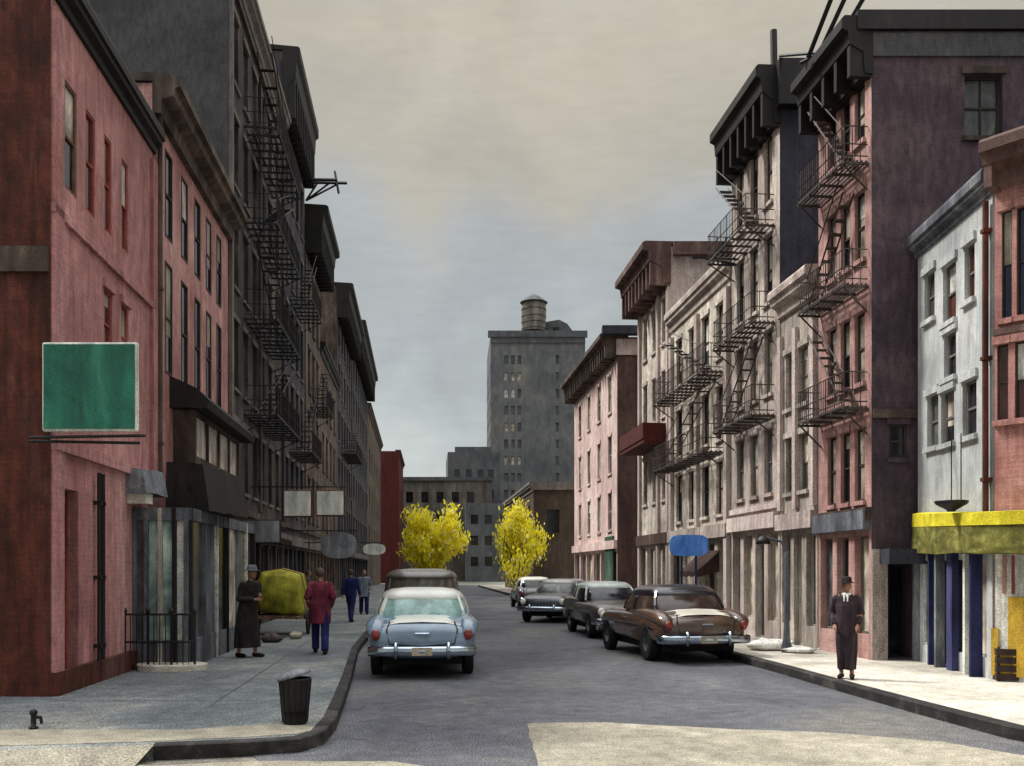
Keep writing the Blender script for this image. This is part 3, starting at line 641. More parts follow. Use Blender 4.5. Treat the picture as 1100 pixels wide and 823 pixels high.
bm = nb(); b.slab(bm, 'f', .2, 4.0, .004, .9, 6.25, 6.4); b.slab(bm, 'f', .2, 4.0, .85, .93, 6.4, 6.95)
b.slab(bm, 'f', .2, .28, .01, .85, 6.4, 6.95); b.slab(bm, 'f', 3.92, 4.0, .01, .85, 6.4, 6.95); link('balcony', bm, M['darkred'], b.o)
for u in (.15, 1.5, 4.35):
    bm = nb(); b.slab(bm, 'f', u-.13, u+.13, .004, .1, -.05, 12.0); link('pilaster', bm, M['lilac'], b.o)
u_ = lambda px: b.su(px)
for z0 in (8.6,): b.window(2.0, 2.5, 10.7, 12.0, 'gdark', 'frame', 's', bars=(1, 0), lintel='cornr')
shopfront(b, 4, 2.6, panes=('gcream', 'gdark', 'ggrey'), fr='framew', m='rust')
b.cornice(1.0, 1.3, 'cornr', back=2.0)
bm = nb(); b.slab(bm, 's', .1, 6, .004, .25, 12.75, 13.2); link('coping', bm, M['cornr'], b.o)
b.finish()
# low wall between, then pink building
bm = nb(); prism(bm, [(XR(37.6)+.3, 37.6), (XR(38)+.3, 38.0), (9, 38.3), (9, 37.9)], .1, 2.3); bevel(bm, .03)
tag(link('yard_wall', bm, M['pink']), 'low pink plaster wall closing the alley below the rust-brown gable', 'wall')
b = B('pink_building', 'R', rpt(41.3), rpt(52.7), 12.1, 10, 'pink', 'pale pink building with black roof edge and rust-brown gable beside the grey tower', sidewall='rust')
for z0 in (9.0, 6.2, 3.6): winrow(b, [1.6, 4.2, 6.9, 9.6], .8, z0, z0+1.7, ['ggrey', 'gcream', 'ggrey', 'gcream'], 'framew', lintel='pink', bars=(1, 0), rev=.1)
bm = nb(); b.slab(bm, 'f', .6, 2.4, .02, .09, .3, 3.3); link('green_hoarding', bm, M['gdoor'], b.o)
bm = nb(); b.slab(bm, 's', -.05, 5, .004, .08, 11.3, 12.0); link('parapet_band', bm, M['lilac'], b.o)
bm = nb(); b.slab(bm, 's', -.7, 6, .0, .5, 12.15, 12.5); link('coping', bm, M['navy'], b.o)
shopfront(b, 6, 2.6, panes=('gcream', 'ggrey', 'gdark'), fr='framew', m='pink')
b.cornice(.8, .9, 'cornb'); b.finish()
b = B('umber_building', 'R', rpt(71.5), rpt(95), 8.4, 14, 'boxb', 'squat dark umber building in front of the tower foot, beside the right-hand yellow tree')
winrow(b, [3, 7, 11, 15, 19], 1.2, 4.8, 6.8, 'gdark', 'frame', lintel='boxb'); b.cornice(.3, .6, 'frameg', teeth=False)
bm = nb(); b.slab(bm, 's', -.2, 13, .004, .3, 7.9, 8.5); link('coping', bm, M['frameg'], b.o)
b.window(3.2, 4.2, .05, 2.4, 'gdark', 'frame', 's', bars=(0, 0), sill=False, name='door'); b.window(1.0, 2.0, 4.6, 6.4, 'gdark', 'frame', 's', bars=(1, 0), lintel='boxb'); b.finish()

# ---- end of the street
def P(px, d): return ((px-CX)*d/F, d)
b = B('tower_building', 'R', P(527, 180), P(523, 204), 47.6, 18.3, 'towerd', 'tall slate-grey tower block with a few pale windows and a water tank on its roof', sidewall='tower')
for r in range(13):
    zt = 43.2-3.25*r
    for c_, (pa, pb) in enumerate(((541.5, 546), (549, 553), (556, 560), (597, 600.5))):
        sky_pale = (r, c_) in ((1, 0), (1, 1), (2, 0), (2, 1), (4, 0), (4, 1), (6, 0), (6, 1), (6, 2), (10, 0), (1, 2))  # pale panes: sky reflection put into the colour, as white blinds
        b.window((pa-527)*.18, (pb-527)*.18, zt-1.7, zt, 'gcream' if sky_pale and r != 2 else ('shopw' if sky_pale else 'towerd'), 'towerd', 's', bars=(1, 0), sill=False, rev=.25)
for zb in (45.6, 14.5): b.band(zb, .6, .25, 'towerd', 's')
bm = nb(); b.slab(bm, 's', -.5, 18.7, -.4, .45, 46.7, 47.9); link('coping', bm, M['towerd'], b.o)
for r in range(11):
    for u in (4, 9, 14, 19): b.window(u-1, u+1, 42.2-3.25*r-1.6, 42.2-3.25*r, 'gdark', 'towerd', sill=False, bars=(0, 0), rev=.2)
b.finish()
wt = empty('water_tank', (P(573.5, 184)[0], 184, 47.72)); tag(wt, 'wooden rooftop water tank with a conical lid standing on the grey tower', 'water tank')
bm = nb(); lathe(bm, [(2.35, 1.2), (2.42, 3.4), (2.4, 5.6), (2.3, 7.0)], 22, wob=.05); link('tank', bm, M['tank'], wt)
bm = nb(); lathe(bm, [(2.75, 6.9), (1.3, 8.0), (.1, 8.7)], 22); link('lid', bm, M['towerd'], wt)
bm = nb()
for z in (1.6, 2.8, 4.0, 5.4, 6.6): lathe(bm, [(2.44, z), (2.52, z+.05), (2.44, z+.12)], 22, cap=False)
link('hoop', bm, M['iron'], wt)
for a in range(4):
    bm = nb(); t = math.pi/4+a*math.pi/2; tube(bm, [(2*math.cos(t), 2*math.sin(t), 0), (1.9*math.cos(t), 1.9*math.sin(t), 1.25)], .16, 6); link('leg', bm, M['iron'], wt)
bh = empty('rooftop_bulkhead', (P(599, 186)[0], 186, 47.72)); tag(bh, 'dark humped rooftop bulkhead beside the water tank on the grey tower', 'bulkhead')
bm = nb()
pr = [(-3.6, 0), (-3.3, 2.0), (-2.2, 3.2), (.2, 3.6), (1.8, 2.8), (3.0, 1.2), (4.6, .3), (4.6, 0)]
A = [bm.verts.new((x, -2, z)) for x, z in pr]; C = [bm.verts.new((x, 2, z)) for x, z in pr]
for i in range(len(pr)): bm.faces.new((A[i], A[(i+1) % len(pr)], C[(i+1) % len(pr)], C[i]))
bm.faces.new(A); bm.faces.new(C[::-1]); link('shell', bm, M['towerd'], bh)
bm = nb(); box(bm, -1.0, .2, -2.1, -2.01, .05, 2.1); link('door', bm, M['iron'], bh)
b = B('far_dark_building', 'R', P(481, 160), P(479, 176), 22.0, 9, 'towerd', 'dark slate building with rounded shoulders behind the left yellow tree', sidewall='towerd')
b.so = []
for r in range(5):
    for u in (1.6, 3.6, 5.6, 7.4): b.window(u-.5, u+.5, 19-3.4*r-1.7, 19-3.4*r, 'gdark', 'towerd', 's', sill=False, bars=(0, 0), rev=.2)
bm = nb(); b.slab(bm, 's', 1.2, 7.4, -6, -.02, 21.98, 22.9); link('parapet', bm, M['towerd'], b.o); b.finish()
b = B('far_low_building', 'R', P(430, 152), P(429, 158), 16.6, 15, 'towerd', 'low grey-brown building seen above the left yellow tree, left of the dark slate one', sidewall='tank')
for r in range(3):
    for u in (1.5, 4, 6.5, 9, 11.5): b.window(u-.6, u+.6, 14.5-3.6*r-1.8, 14.5-3.6*r, 'gdark', 'towerd', 's', sill=False, bars=(0, 0), rev=.2)
bm = nb(); b.slab(bm, 's', -.2, 15, -.3, .3, 16.3, 16.9); link('coping', bm, M['towerd'], b.o); b.finish()
b = B('far_blue_building', 'R', P(500, 146), P(499, 152), 12.2, 8, 'towerd', 'low blue-grey building at the foot of the tower between the two yellow trees', sidewall='tower')
for r in range(3):
    for u in (1.4, 3.6, 5.8): b.window(u-.6, u+.6, 10.4-3.3*r-1.5, 10.4-3.3*r, 'gdark', 'towerd', 's', sill=False, bars=(0, 0), rev=.2)
b.finish()

# ------------------------------------------------------------------ trees
ylw = leafmat('yellow_leaf', ['#aca230', '#e6da18', '#f4e614', '#faf030', '#f4f0b8'])
def tree(label, X, Y, h, rx, rz, n, seed, base=0.12, lean=.0, trunk='bark', leaf=ylw, low=.18, size=.14, taper=.35):
    rr = random.Random(seed); t = empty('yellow_tree', (X, Y, base)); tag(t, label, 'tree', 'yellow trees at the end of the street')
    bm = nb(); tips = []
    tube(bm, [(0, 0, 0), (.05, 0, h*.15), (-.04, .05, h*.35), (.05, 0, h*.6)], [.2, .16, .12, .06], 8)
    for i in range(34):
        a = rr.uniform(0, 6.283); z0 = h*rr.uniform(.02, .42); r = rr.uniform(.35, 1)
        z1 = z0+(h-z0)*rr.uniform(.45, 1.0)*(1-.5*r); 
        p1 = Vector((rx*r*.45*math.cos(a), rx*r*.45*math.sin(a), z0+(z1-z0)*.5)); tp = taper*z1/h; p2 = Vector((rx*r*(1.1-tp)*math.cos(a), rx*r*(1.1-tp)*math.sin(a), z1))
        tube(bm, [(0, 0, z0), p1, p2], [.075, .045, .015], 5); tips += [Vector((0, 0, z0)).lerp(p1, .6)]+[p1.lerp(p2, q) for q in (0, .3, .6, .85, 1)]
    link('trunk', bm, M[trunk], t)
    bm = nb()
    for i in range(n):
        c = rr.choice(tips); p = c+Vector((rr.gauss(0, rx*.085), rr.gauss(0, rx*.085), rr.gauss(0, h*.045)))
        if p.z < h*low*rr.uniform(.3, 1.2): continue
        s = size*rr.choice((.4, .6, .8, 1.1, 1.7))*rr.uniform(.8, 1.2); up = Vector((p.x*.25, p.y*.25, h*.35)).normalized()     # leaves follow the upward sweep of the twigs
        up = (up+Vector((rr.gauss(0, .4), rr.gauss(0, .4), rr.gauss(0, .3)))).normalized(); sd = up.cross(Vector((rr.gauss(0, 1), rr.gauss(0, 1), rr.gauss(0, .3)))).normalized()
        q = [p-up*s, p+sd*s*.42, p+up*s*1.1, p-sd*s*.42]; bm.faces.new([bm.verts.new(x) for x in q])
    link('crown', bm, leaf, t, recalc=False)
tree('wide bright yellow tree beyond the parked van, at the end of the left kerb', at(466, 0, 100).x, 100, 9.9, 4.5, 1, 16000, 3, size=.17, low=.02)
tree('yellow tree with bare dark twigs at the right kerb in front of the umber building', at(554, 0, 69).x+.1, 69, 7.5, 3.3, 1, 10000, 5, size=.11, low=.0, taper=1.0)

# ------------------------------------------------------------------ cars
def superring(bm, z, yc, hy, hx, n=36, e=.5, dz=None):
    out = []
    for k in range(n):
        a = 2*math.pi*k/n; c, s = math.cos(a), math.sin(a)
        x = hx*math.copysign(abs(c)**e, c); y = yc+hy*math.copysign(abs(s)**e, s)
        out.append(bm.verts.new((x, y, z+(dz(x, y) if dz else 0))))
    return out
def loft(bm, rings, caps=(True, True)):
    for a, b in zip(rings, rings[1:]):
        n = len(a)
        for k in range(n): bm.faces.new((a[k], a[(k+1) % n], b[(k+1) % n], b[k]))
    if caps[0]: bm.faces.new(rings[0][::-1])
    if caps[1]: bm.faces.new(rings[-1])
def sring_y(bm, y, hx, z0, z1, n=28, e=.55):
    out = []; zc, hz = (z0+z1)/2, (z1-z0)/2
    for k in range(n):
        a = 2*math.pi*(k+.5)/n; c, s = math.cos(a), math.sin(a)
        out.append(bm.verts.new((hx*math.copysign(abs(c)**e, c), y, zc+hz*math.copysign(abs(s)**e, s))))
    return out
chrome = paint('chrome', ['#8f9aa6', '#b7c2cc'], rough=.18, coat=0, metallic=1, vary=.3)
tyre_m = mat('tyre', ['#0e0e10', '#1a1a1c'], rough=.8); tail_m = paint('tail_lamp', ['#6a1410', '#8a2018'], rough=.2)
plate_m = mat('plate', ['#8c8470', '#b0a78e']); lamp_m = paint('headlamp', ['#c9c6b8', '#ece8da'], rough=.1)
def boolcut(o, cyls):
    me = bpy.data.meshes.new('c'); bm = nb()
    for (x, y, z, r, w) in cyls:
        m = bmesh.ops.create_cone(bm, cap_ends=True, segments=28, radius1=r, radius2=r, depth=w, matrix=Matrix.Translation((x, y, z)) @ Matrix.Rotation(math.pi/2, 4, 'Y'))
    bm.to_mesh(me); bm.free(); c = bpy.data.objects.new('c', me); COL.objects.link(c)
    md = o.modifiers.new('b', 'BOOLEAN'); md.object = c; md.operation = 'DIFFERENCE'; md.solver = 'EXACT'
    c.parent = o.parent
    bpy.context.view_layer.update()
    dg = bpy.context.evaluated_depsgraph_get(); new = bpy.data.meshes.new_from_object(o.evaluated_get(dg))
    o.modifiers.clear(); o.data = new; bpy.data.objects.remove(c)
def car(name, label, loc, rz, body, roofm, glassm, W=1.9, Lg=4.9, Hh=1.56, style='sedan', cat='car', group='cars parked along the kerbs', deck=None, sc=1.0):
    t = empty(name, (0, 0, 0), 0); tag(t, label, cat, group)
    hw = W/2; hl = Lg/2
    st = [(-hl, .74, .50, .80), (-hl+.05, .84, .42, .92), (-hl+.2, .93, .36, 1.0), (-hl+.55, .985, .32, 1.06), (-1.3, 1, .30, 1.09), (-.4, 1, .30, 1.06), (.7, .99, .30, 1.05), (1.5, .97, .32, 1.04), (hl-.45, .93, .36, 1.0), (hl-.15, .87, .42, .94), (hl, .74, .50, .82)]
    bm = nb(); loft(bm, [sring_y(bm, y, hw*x, z0, z1) for y, x, z0, z1 in st])
    bo = link('body', bm, body, t, smooth=True)
    wr = .35; axr, axf = -hl+1.05, hl-.85
    boolcut(bo, [(sx*(hw-.05), yy, .34, .42, .5) for sx in (-1, 1) for yy in (axr, axf)])
    for p in bo.data.polygons: p.use_smooth = True
    # fender bulges at rear
    for sx in (-1, 1):
        bm = nb(); rg = []
        for y, r, z in ((-hl+.02, .10, .80), (-hl+.12, .16, .86), (-hl+.5, .19, .93), (-hl+1.2, .17, .97), (-hl+2.0, .10, .98), (-hl+2.4, .04, .98)):
            rg.append([bm.verts.new((sx*(hw-.17)+r*math.cos(a), y, z+r*.75*math.sin(a))) for a in [2*math.pi*k/12 for k in range(12)]])
        loft(bm, rg); link('fender', bm, body, bo, smooth=True)
    # cabin
    y0, y1 = -1.55, .75
    zs = [(1.02, -.42, 1.22, .86), (1.14, -.42, 1.16, .845), (1.30, -.44, 1.0, .79), (1.42, -.46, .86, .73)]
    if style == 'wagon': zs = [(1.02, -.75, 1.55, .86), (1.2, -.77, 1.5, .85), (1.42, -.8, 1.42, .80), (1.56, -.82, 1.34, .76)]
    if style == 'van': zs = [(1.02, -.35, 1.95, .93), (1.3, -.37, 1.93, .92), (1.6, -.42, 1.86, .88), (1.75, -.45, 1.8, .84)]
    k = hw/.95
    bm = nb(); loft(bm, [superring(bm, z, yc, hy-.012, hx*k-.012) for z, yc, hy, hx in zs], (False, False)); link('window_glass', bm, glassm, t, smooth=True)
    z, yc, hy, hx = zs[-1]; zt = Hh if style == 'sedan' else z+.18
    bm = nb()
    loft(bm, [superring(bm, z-.06, yc, hy+.05, hx*k+.035), superring(bm, z-.01, yc, hy+.045, hx*k+.035), superring(bm, z+(zt-z)*.45, yc, hy*.93, hx*k*.96), superring(bm, z+(zt-z)*.8, yc, hy*.78, hx*k*.82), superring(bm, zt, yc, hy*.5, hx*k*.5)], (False, True))
    ro = link('roof', bm, roofm, t, smooth=True)

    rings = [[(hx*k*math.copysign(abs(math.cos(a))**.5, math.cos(a)), yc+hy*math.copysign(abs(math.sin(a))**.5, math.sin(a)), z) for z, yc, hy, hx in zs] for a in [math.radians(d) for d in (38, 142, 0, 180, 222, 318)]]
    for path in rings:
        bm = nb(); tube(bm, path, .035, 5); link('pillar', bm, roofm, ro)
    # trunk lid seam + handle + bumpers + lamps
    bm = nb(); tube(bm, [(-.55*k, -hl+.18, 1.0), (-.6*k, -hl+.02, .86), (-.55*k, -hl-.012, .62), (0, -hl-.02, .58), (.55*k, -hl-.012, .62), (.6*k, -hl+.02, .86), (.55*k, -hl+.18, 1.0)], .012, 5); link('trunk_seam', bm, tyre_m, bo)
    bm = nb(); tube(bm, [(-.12, -hl-.035, .80), (.12, -hl-.035, .80)], .02, 6); link('trunk_handle', bm, chrome, bo)
    for nm, sy in (('bumper', -1), ('bumper', 1)):
        bm = nb(); yb = sy*(hl+.08); e = [(-hw*.98, yb-sy*.32, .5), (-hw*.95, yb-sy*.08, .5), (-hw*.6, yb, .5), (0, yb+sy*.03, .5), (hw*.6, yb, .5), (hw*.95, yb-sy*.08, .5), (hw*.98, yb-sy*.32, .5)]
        rg = []
        for p in e: rg.append([bm.verts.new((p[0], p[1]+sy*.035*math.cos(a), p[2]+.085*math.sin(a))) for a in [2*math.pi*q/10 for q in range(10)]])
        loft(bm, rg)
        for sx in (-.45, .45): box(bm, sx-.03, sx+.03, min(yb, yb+sy*.07), max(yb, yb+sy*.07), .38, .66)
        link(nm, bm, chrome, t, smooth=True)
    for sx in (-1, 1):
        bm = nb(); bmesh.ops.create_uvsphere(bm, u_segments=12, v_segments=8, radius=.075, matrix=Matrix.Translation((sx*(hw-.17), -hl+.0, .78)) @ Matrix.Diagonal((1, .5, 1.3, 1))); link('tail_light', bm, tail_m, t, smooth=True)
        bm = nb(); bmesh.ops.create_uvsphere(bm, u_segments=14, v_segments=10, radius=.11, matrix=Matrix.Translation((sx*(hw-.25), hl-.02, .76)) @ Matrix.Diagonal((1, .5, 1, 1))); hl_ = link('headlight', bm, lamp_m, t, smooth=True)
    bm = nb(); box(bm, -.17, .17, -hl-.14, -hl-.125, .43, .57); link('plate', bm, plate_m, t)
    bm = nb()
    for i in range(7): tube(bm, [(-.48, hl+.0+.02, .50+i*.045), (.48, hl+.0+.02, .50+i*.045)], .011, 5)
    for i in range(9): tube(bm, [(-.48+i*.12, hl+.02, .48), (-.48+i*.12, hl+.02, .8)], .012, 5)
    link('grille', bm, chrome, t)
    for sx in (-1, 1):
        bm = nb(); tube(bm, [(sx*(hw+.005), -hl+.5, .72), (sx*(hw+.012), 0, .74), (sx*(hw*.98), hl-.5, .72)], .014, 5); link('side_trim', bm, chrome, t)
        bm = nb(); tube(bm, [(sx*hw*.995, -.05, .86), (sx*(hw+.03), -.05, .88), (sx*(hw+.03), .1, .88), (sx*hw*.995, .1, .86)], .012, 5); link('door_handle', bm, chrome, t)
        for yy in (axr, axf):
            w = empty('wheel', (sx*(hw-.14), yy, .34)); w.parent = t
            bm = nb(); pr = [(.22, -.09), (.30, -.1), (.335, -.085), (.345, -.04), (.345, .04), (.335, .085), (.30, .1), (.22, .09)]
            lathe(bm, pr, 26); bmesh.ops.rotate(bm, verts=bm.verts, matrix=Matrix.Rotation(math.pi/2, 3, 'Y')); link('tyre', bm, tyre_m, w, smooth=True)
            bm = nb(); lathe(bm, [(.215, .085), (.2, .07), (.12, .1), (.05, .12), (.01, .12)] if sx > 0 else [(.215, -.085), (.2, -.07), (.12, -.1), (.05, -.12), (.01, -.12)], 20, cap=False); bmesh.ops.rotate(bm, verts=bm.verts, matrix=Matrix.Rotation(math.pi/2, 3, 'Y')); link('rim', bm, chrome, w, smooth=True)
    bm = nb(); box(bm, -hw*.72, hw*.72, -hl+.5, hl-.5, .22, .36); link('underbody', bm, tyre_m, t)
    if deck:
        bm = nb()
        rg = [[bm.verts.new((x, y, z+.01)) for x, z in ((-hw*.74, zz-.07), (-hw*.4, zz-.014), (0, zz), (hw*.4, zz-.014), (hw*.74, zz-.07))] for y, zz in ((-hl+.13, .985), (-hl+.25, 1.025), (-hl+.55, 1.066), (-1.7, 1.085))]
        for a, c in zip(rg, rg[1:]):
            for q in range(4): bm.faces.new((a[q], a[q+1], c[q+1], c[q]))
        link('trunk_lid', bm, deck, bo, smooth=True)
    t.location = loc; t.rotation_euler = (0, 0, rz); t.scale = (sc, sc, sc)
    return t
ST = math.atan(.1)                     # the street runs 5.7 degrees left of straight ahead
cx = at(457.5, 0, 16.6).x
car('parked_sedan', 'slate blue rounded sedan with pale roof and light bumper, nearest car at the left kerb', (cx-.23, 18.45, 0), ST*.9,
    paint('slate_blue_paint', ['#5d7082', '#6e8295', '#8296a8'], rough=.2), paint('pale_roof_paint', ['#b9bcb4', '#d8d8cc'], rough=.35), glass('pane_seafoam', ['#6a8c87', '#7d9f99', '#92b0a9'], .1), deck=paint('sky_glint_lid_paint', ['#c6c7bd', '#dcdbd0'], rough=.3), W=1.93)  # boot lid painted pale to stand for the sky's reflection
c2 = at(453, 0, 24).x
car('parked_van', 'dark taupe delivery van with rounded roof, parked directly ahead of the slate blue sedan', (c2-.25, 26.6, 0), ST, paint('taupe_paint', ['#38322e', '#4d453f'], rough=.4),
    paint('taupe_roof', ['#423c38', '#5b534c'], rough=.4), glass('pane_van', ['#2c2a2a', '#575048', '#6e675c'], .2), W=2.1, Lg=5.0, style='van', cat='van')
brown_p = paint('brown_paint', ['#3a281f', '#4c3629', '#604736'], rough=.22); dk = paint('black_paint', ['#15131a', '#26222c'], rough=.25); pale_l = paint('cream_lid', ['#c2bcae', '#e0dbcd'], rough=.35)
car('parked_coupe', 'dark brown old car with a cream boot lid, nearest car at the right kerb', (at(745, 0, 18.9).x-.24, 20.9, 0), ST+.10, brown_p, dk, glass('pane_umber', ['#2f2521', '#41342e', '#5a4a3f'], .12), W=1.95, Lg=4.6, deck=pale_l, Hh=1.58)
car('parked_car', 'dark olive-grey car with pale roof edge parked beyond the brown one at the right kerb', (CR(27.6)-1.05, 27.4, 0), ST+math.pi+.03, paint('olive_grey', ['#34302c', '#4b463f'], rough=.35), paint('pale_green_roof', ['#8e9a96', '#c5cdc8'], rough=.3), M['gdark'], W=1.85, Lg=4.6)
car('parked_car', 'black car facing the camera with a pale toothed grille, third at the right kerb', (at(597, 0, 33).x+.3, 35.4, 0), ST+math.pi-.42, paint('night_blue', ['#1e2026', '#30323a'], rough=.3), paint('grey_roof', ['#6d6e6e', '#a4a49e'], rough=.3), M['ggrey'], W=1.95, Lg=4.9)
car('parked_car', 'far dark grey car at the right kerb just before the yellow tree with bare twigs', (CR(46)-1.0, 46, 0), ST, paint('far_car_grey', ['#34363c', '#50535a'], rough=.3), paint('far_car_roof', ['#b5b2a4', '#cfccc0'], rough=.3), M['gdark'], W=1.85)
car('parked_car', 'black car half hidden behind the taupe van at the left kerb', (CL(40)+1.05, 40, 0), ST, dk, dk, M['gdark'], W=1.85)

# ------------------------------------------------------------------ people
def capsule(bm, a, c, ra, rb, n=10):
    a, c = Vector(a), Vector(c)
    t = (c-a); L_ = t.length or .001; t.normalize(); pts = []
    tube(bm, [a-t*ra*.7, a-t*ra*.35, a, a.lerp(c, .5), c, c+t*rb*.35, c+t*rb*.7], [ra*.6, ra*.9, ra, (ra+rb)/2, rb, rb*.9, rb*.6], n)
def ball(bm, p, r, s=(1, 1, 1)):
    bmesh.ops.create_uvsphere(bm, u_segments=16, v_segments=12, radius=r, matrix=Matrix.Translation(p) @ Matrix.Diagonal((*s, 1)))
def remesh(o, vox, smooth=3):
    md = o.modifiers.new('r', 'REMESH'); md.mode = 'VOXEL'; md.voxel_size = vox; md.use_smooth_shade = True
    sm = o.modifiers.new('s', 'SMOOTH'); sm.iterations = smooth; sm.factor = .5
    bpy.context.view_layer.update(); dg = bpy.context.evaluated_depsgraph_get()
    me = bpy.data.meshes.new_from_object(o.evaluated_get(dg)); o.modifiers.clear(); o.data = me
    for p in me.polygons: p.use_smooth = True
skin = mat('skin', ['#8a6350', '#a67c66'], weave=.03, bump=.05, amp=.4, rough=.6)
def person(label, loc, rz, h, coat=None, coat_len=.28, shirt=None, trousers=None, hat=None, hair=None, arms='down', stride=.12, lean=0.0, scarf=None, group='people on the pavements', wide=1.0, shoe=None, hem=1.0):
    """Faces local -y before rotation. Body, head and hands are one skin; clothes are children."""
    t = empty('person', loc, rz); tag(t, label, 'person', group); k = h/1.75
    V = lambda x, y, z: Vector((x*k*wide, (y-lean*max(0, z-.9))*k, z*k))
    hipz, shz = .92, 1.43
    J = {}
    for s_, nm in ((-1, 'r'), (1, 'l')):
        st = stride*(1 if s_ > 0 else -1)
        J['hip'+nm] = V(s_*.09, 0, hipz); J['knee'+nm] = V(s_*.10, -st*.6-.02, .5); J['ank'+nm] = V(s_*.10, -st+.02, .09); J['toe'+nm] = V(s_*.12, -st-.14, .035)
        J['sh'+nm] = V(s_*.18, 0, shz)
        if arms == 'down': J['el'+nm] = V(s_*.23, .02+st*.3, 1.15); J['wr'+nm] = V(s_*.24, -.04+st*.6, .90)
        elif arms == 'fold': J['el'+nm] = V(s_*.24, .0, 1.14); J['wr'+nm] = V(s_*.06, -.22, 1.16+.03*s_)
        elif arms == 'pocket': J['el'+nm] = V(s_*.27, .06, 1.16); J['wr'+nm] = V(s_*.21, -.07, .95)
    bm = nb()
    for nm in 'rl':
        capsule(bm, J['hip'+nm], J['knee'+nm], .085*k, .055*k); capsule(bm, J['knee'+nm], J['ank'+nm], .054*k, .036*k); capsule(bm, J['ank'+nm]-Vector((0, 0, .03*k)), J['toe'+nm], .04*k, .03*k)
        capsule(bm, J['sh'+nm], J['el'+nm], .052*k, .042*k); capsule(bm, J['el'+nm], J['wr'+nm], .04*k, .027*k)
        d = (J['wr'+nm]-J['el'+nm]).normalized(); p = J['wr'+nm]+d*.045*k; capsule(bm, J['wr'+nm], p+d*.03*k, .026*k, .034*k)
        sd = d.cross(Vector((0, 1, 0) if abs(d.y) < .7 else (0, 0, 1))).normalized(); fw = d.cross(sd).normalized()
        for q in range(4):
            o_ = fw*(q-1.5)*.021*k; ln = (.062, .074, .07, .055)[q]*k; a0 = p+d*.04*k+o_; a1 = a0+d*ln*.55+sd*.006*k; a2 = a1+d*ln*.4+sd*.018*k
            capsule(bm, a0, a1, .0098*k, .009*k, 6); capsule(bm, a1, a2, .009*k, .0075*k, 6)
        capsule(bm, p-fw*.028*k, p-fw*.055*k+d*.045*k, .011*k, .009*k, 6)
    capsule(bm, V(0, 0, .95), V(0, 0, 1.12), .135*k, .125*k, 14); capsule(bm, V(-.05, 0, 1.15), V(-.06, 0, 1.36), .11*k, .10*k, 12); capsule(bm, V(.05, 0, 1.15), V(.06, 0, 1.36), .11*k, .10*k, 12)
    capsule(bm, V(-.15, 0, 1.42), V(.15, 0, 1.42), .062*k, .062*k, 12); capsule(bm, V(0, .01, 1.42), V(0, 0, 1.54), .055*k, .05*k, 12)
    hc = V(0, -.015, 1.64); ball(bm, hc, .1*k, (.80, .98, 1.12)); ball(bm, hc+Vector((0, -.03*k, -.055*k)), .062*k, (.85, .9, .9))
    capsule(bm, hc+Vector((0, -.092*k, .0)), hc+Vector((0, -.112*k, -.028*k)), .008*k, .013*k, 8)
    for s_ in (-1, 1): ball(bm, hc+Vector((s_*.08*k, .01*k, -.01*k)), .022*k, (.4, .8, 1.3)); ball(bm, hc+Vector((s_*.033*k, -.08*k, .018*k)), .012*k)
    body = link('body', bm, skin, t); remesh(body, .009, 2)
    bm = nb()
    for s_ in (-1, 1): ball(bm, hc+Vector((s_*.033*k, -.0895*k, .006*k)), .0085*k, (1, .6, .7))
    link('eye', bm, tyre_m, body, smooth=True)
    # shoes
    for nm in 'rl':
        bm = nb(); capsule(bm, J['ank'+nm]+Vector((0, .03*k, -.04*k)), J['toe'+nm]+Vector((0, -.02*k, 0.005)), .048*k, .038*k, 10)
        for v in bm.verts: v.co.z = max(v.co.z, .004)
        link('shoe', bm, shoe or tyre_m, t, smooth=True)
    if trousers:
        bm = nb()
        for nm in 'rl':
            tube(bm, [J['hip'+nm]+Vector((0, 0, .05*k)), J['hip'+nm].lerp(J['knee'+nm], .5), J['knee'+nm], J['knee'+nm].lerp(J['ank'+nm], .6), J['ank'+nm]+Vector((0, 0, -.01))], [.115*k, .10*k, .085*k, .08*k, .078*k], 12)
        capsule(bm, V(0, 0, .9), V(0, 0, 1.03), .15*k, .142*k, 14); o = link('trousers', bm, trousers, t); remesh(o, .014, 2)
    top = coat or shirt
    bm = nb(); n = 28; zb = coat_len if coat else .88
    prof = [(1.47, .105, .075), (1.455, .17, .10), (1.42, .215, .12), (1.3, .215, .145), (1.12, .19, .14), (.98, .20, .15), (.8, .225, .17), (.55, .25, .195), (zb, .265, .21)]
    prof = [p for p in prof if p[0] > zb+.01]+[(zb, prof[-1][1] if coat and coat_len < .5 else .215, .21 if coat else .16)]
    rg = []
    for z, rx, ry in prof:
        q_ = min(1, max(0, (1.0-z)/.8)); rx *= 1-(1-hem)*q_; ry *= 1-(1-hem)*q_; c = V(0, 0, z); fold = max(0, (1.1-z))*.06
        rg.append([bm.verts.new(c+Vector((math.cos(a)*(rx+fold*math.sin(a*7+z*3)*.5)*k*wide, math.sin(a)*(ry+fold*math.sin(a*5+1)*.5)*k, R.uniform(-.006, .006)))) for a in [2*math.pi*q/n for q in range(n)]])
    loft(bm, rg)
    for nm in 'rl':
        d = (J['wr'+nm]-J['el'+nm]).normalized()
        tube(bm, [J['sh'+nm]-Vector((0, 0, .02*k)), J['sh'+nm].lerp(J['el'+nm], .5), J['el'+nm], J['el'+nm].lerp(J['wr'+nm], .5), J['wr'+nm]-d*.01], [.078*k, .07*k, .062*k, .056*k, .05*k], 12)
        ball(bm, J['sh'+nm]-Vector((0, 0, .025*k)), .077*k); capsule(bm, V(0, .01, 1.455), J['sh'+nm]-Vector((0, 0, .03*k)), .062*k, .066*k); ball(bm, J['el'+nm], .06*k)
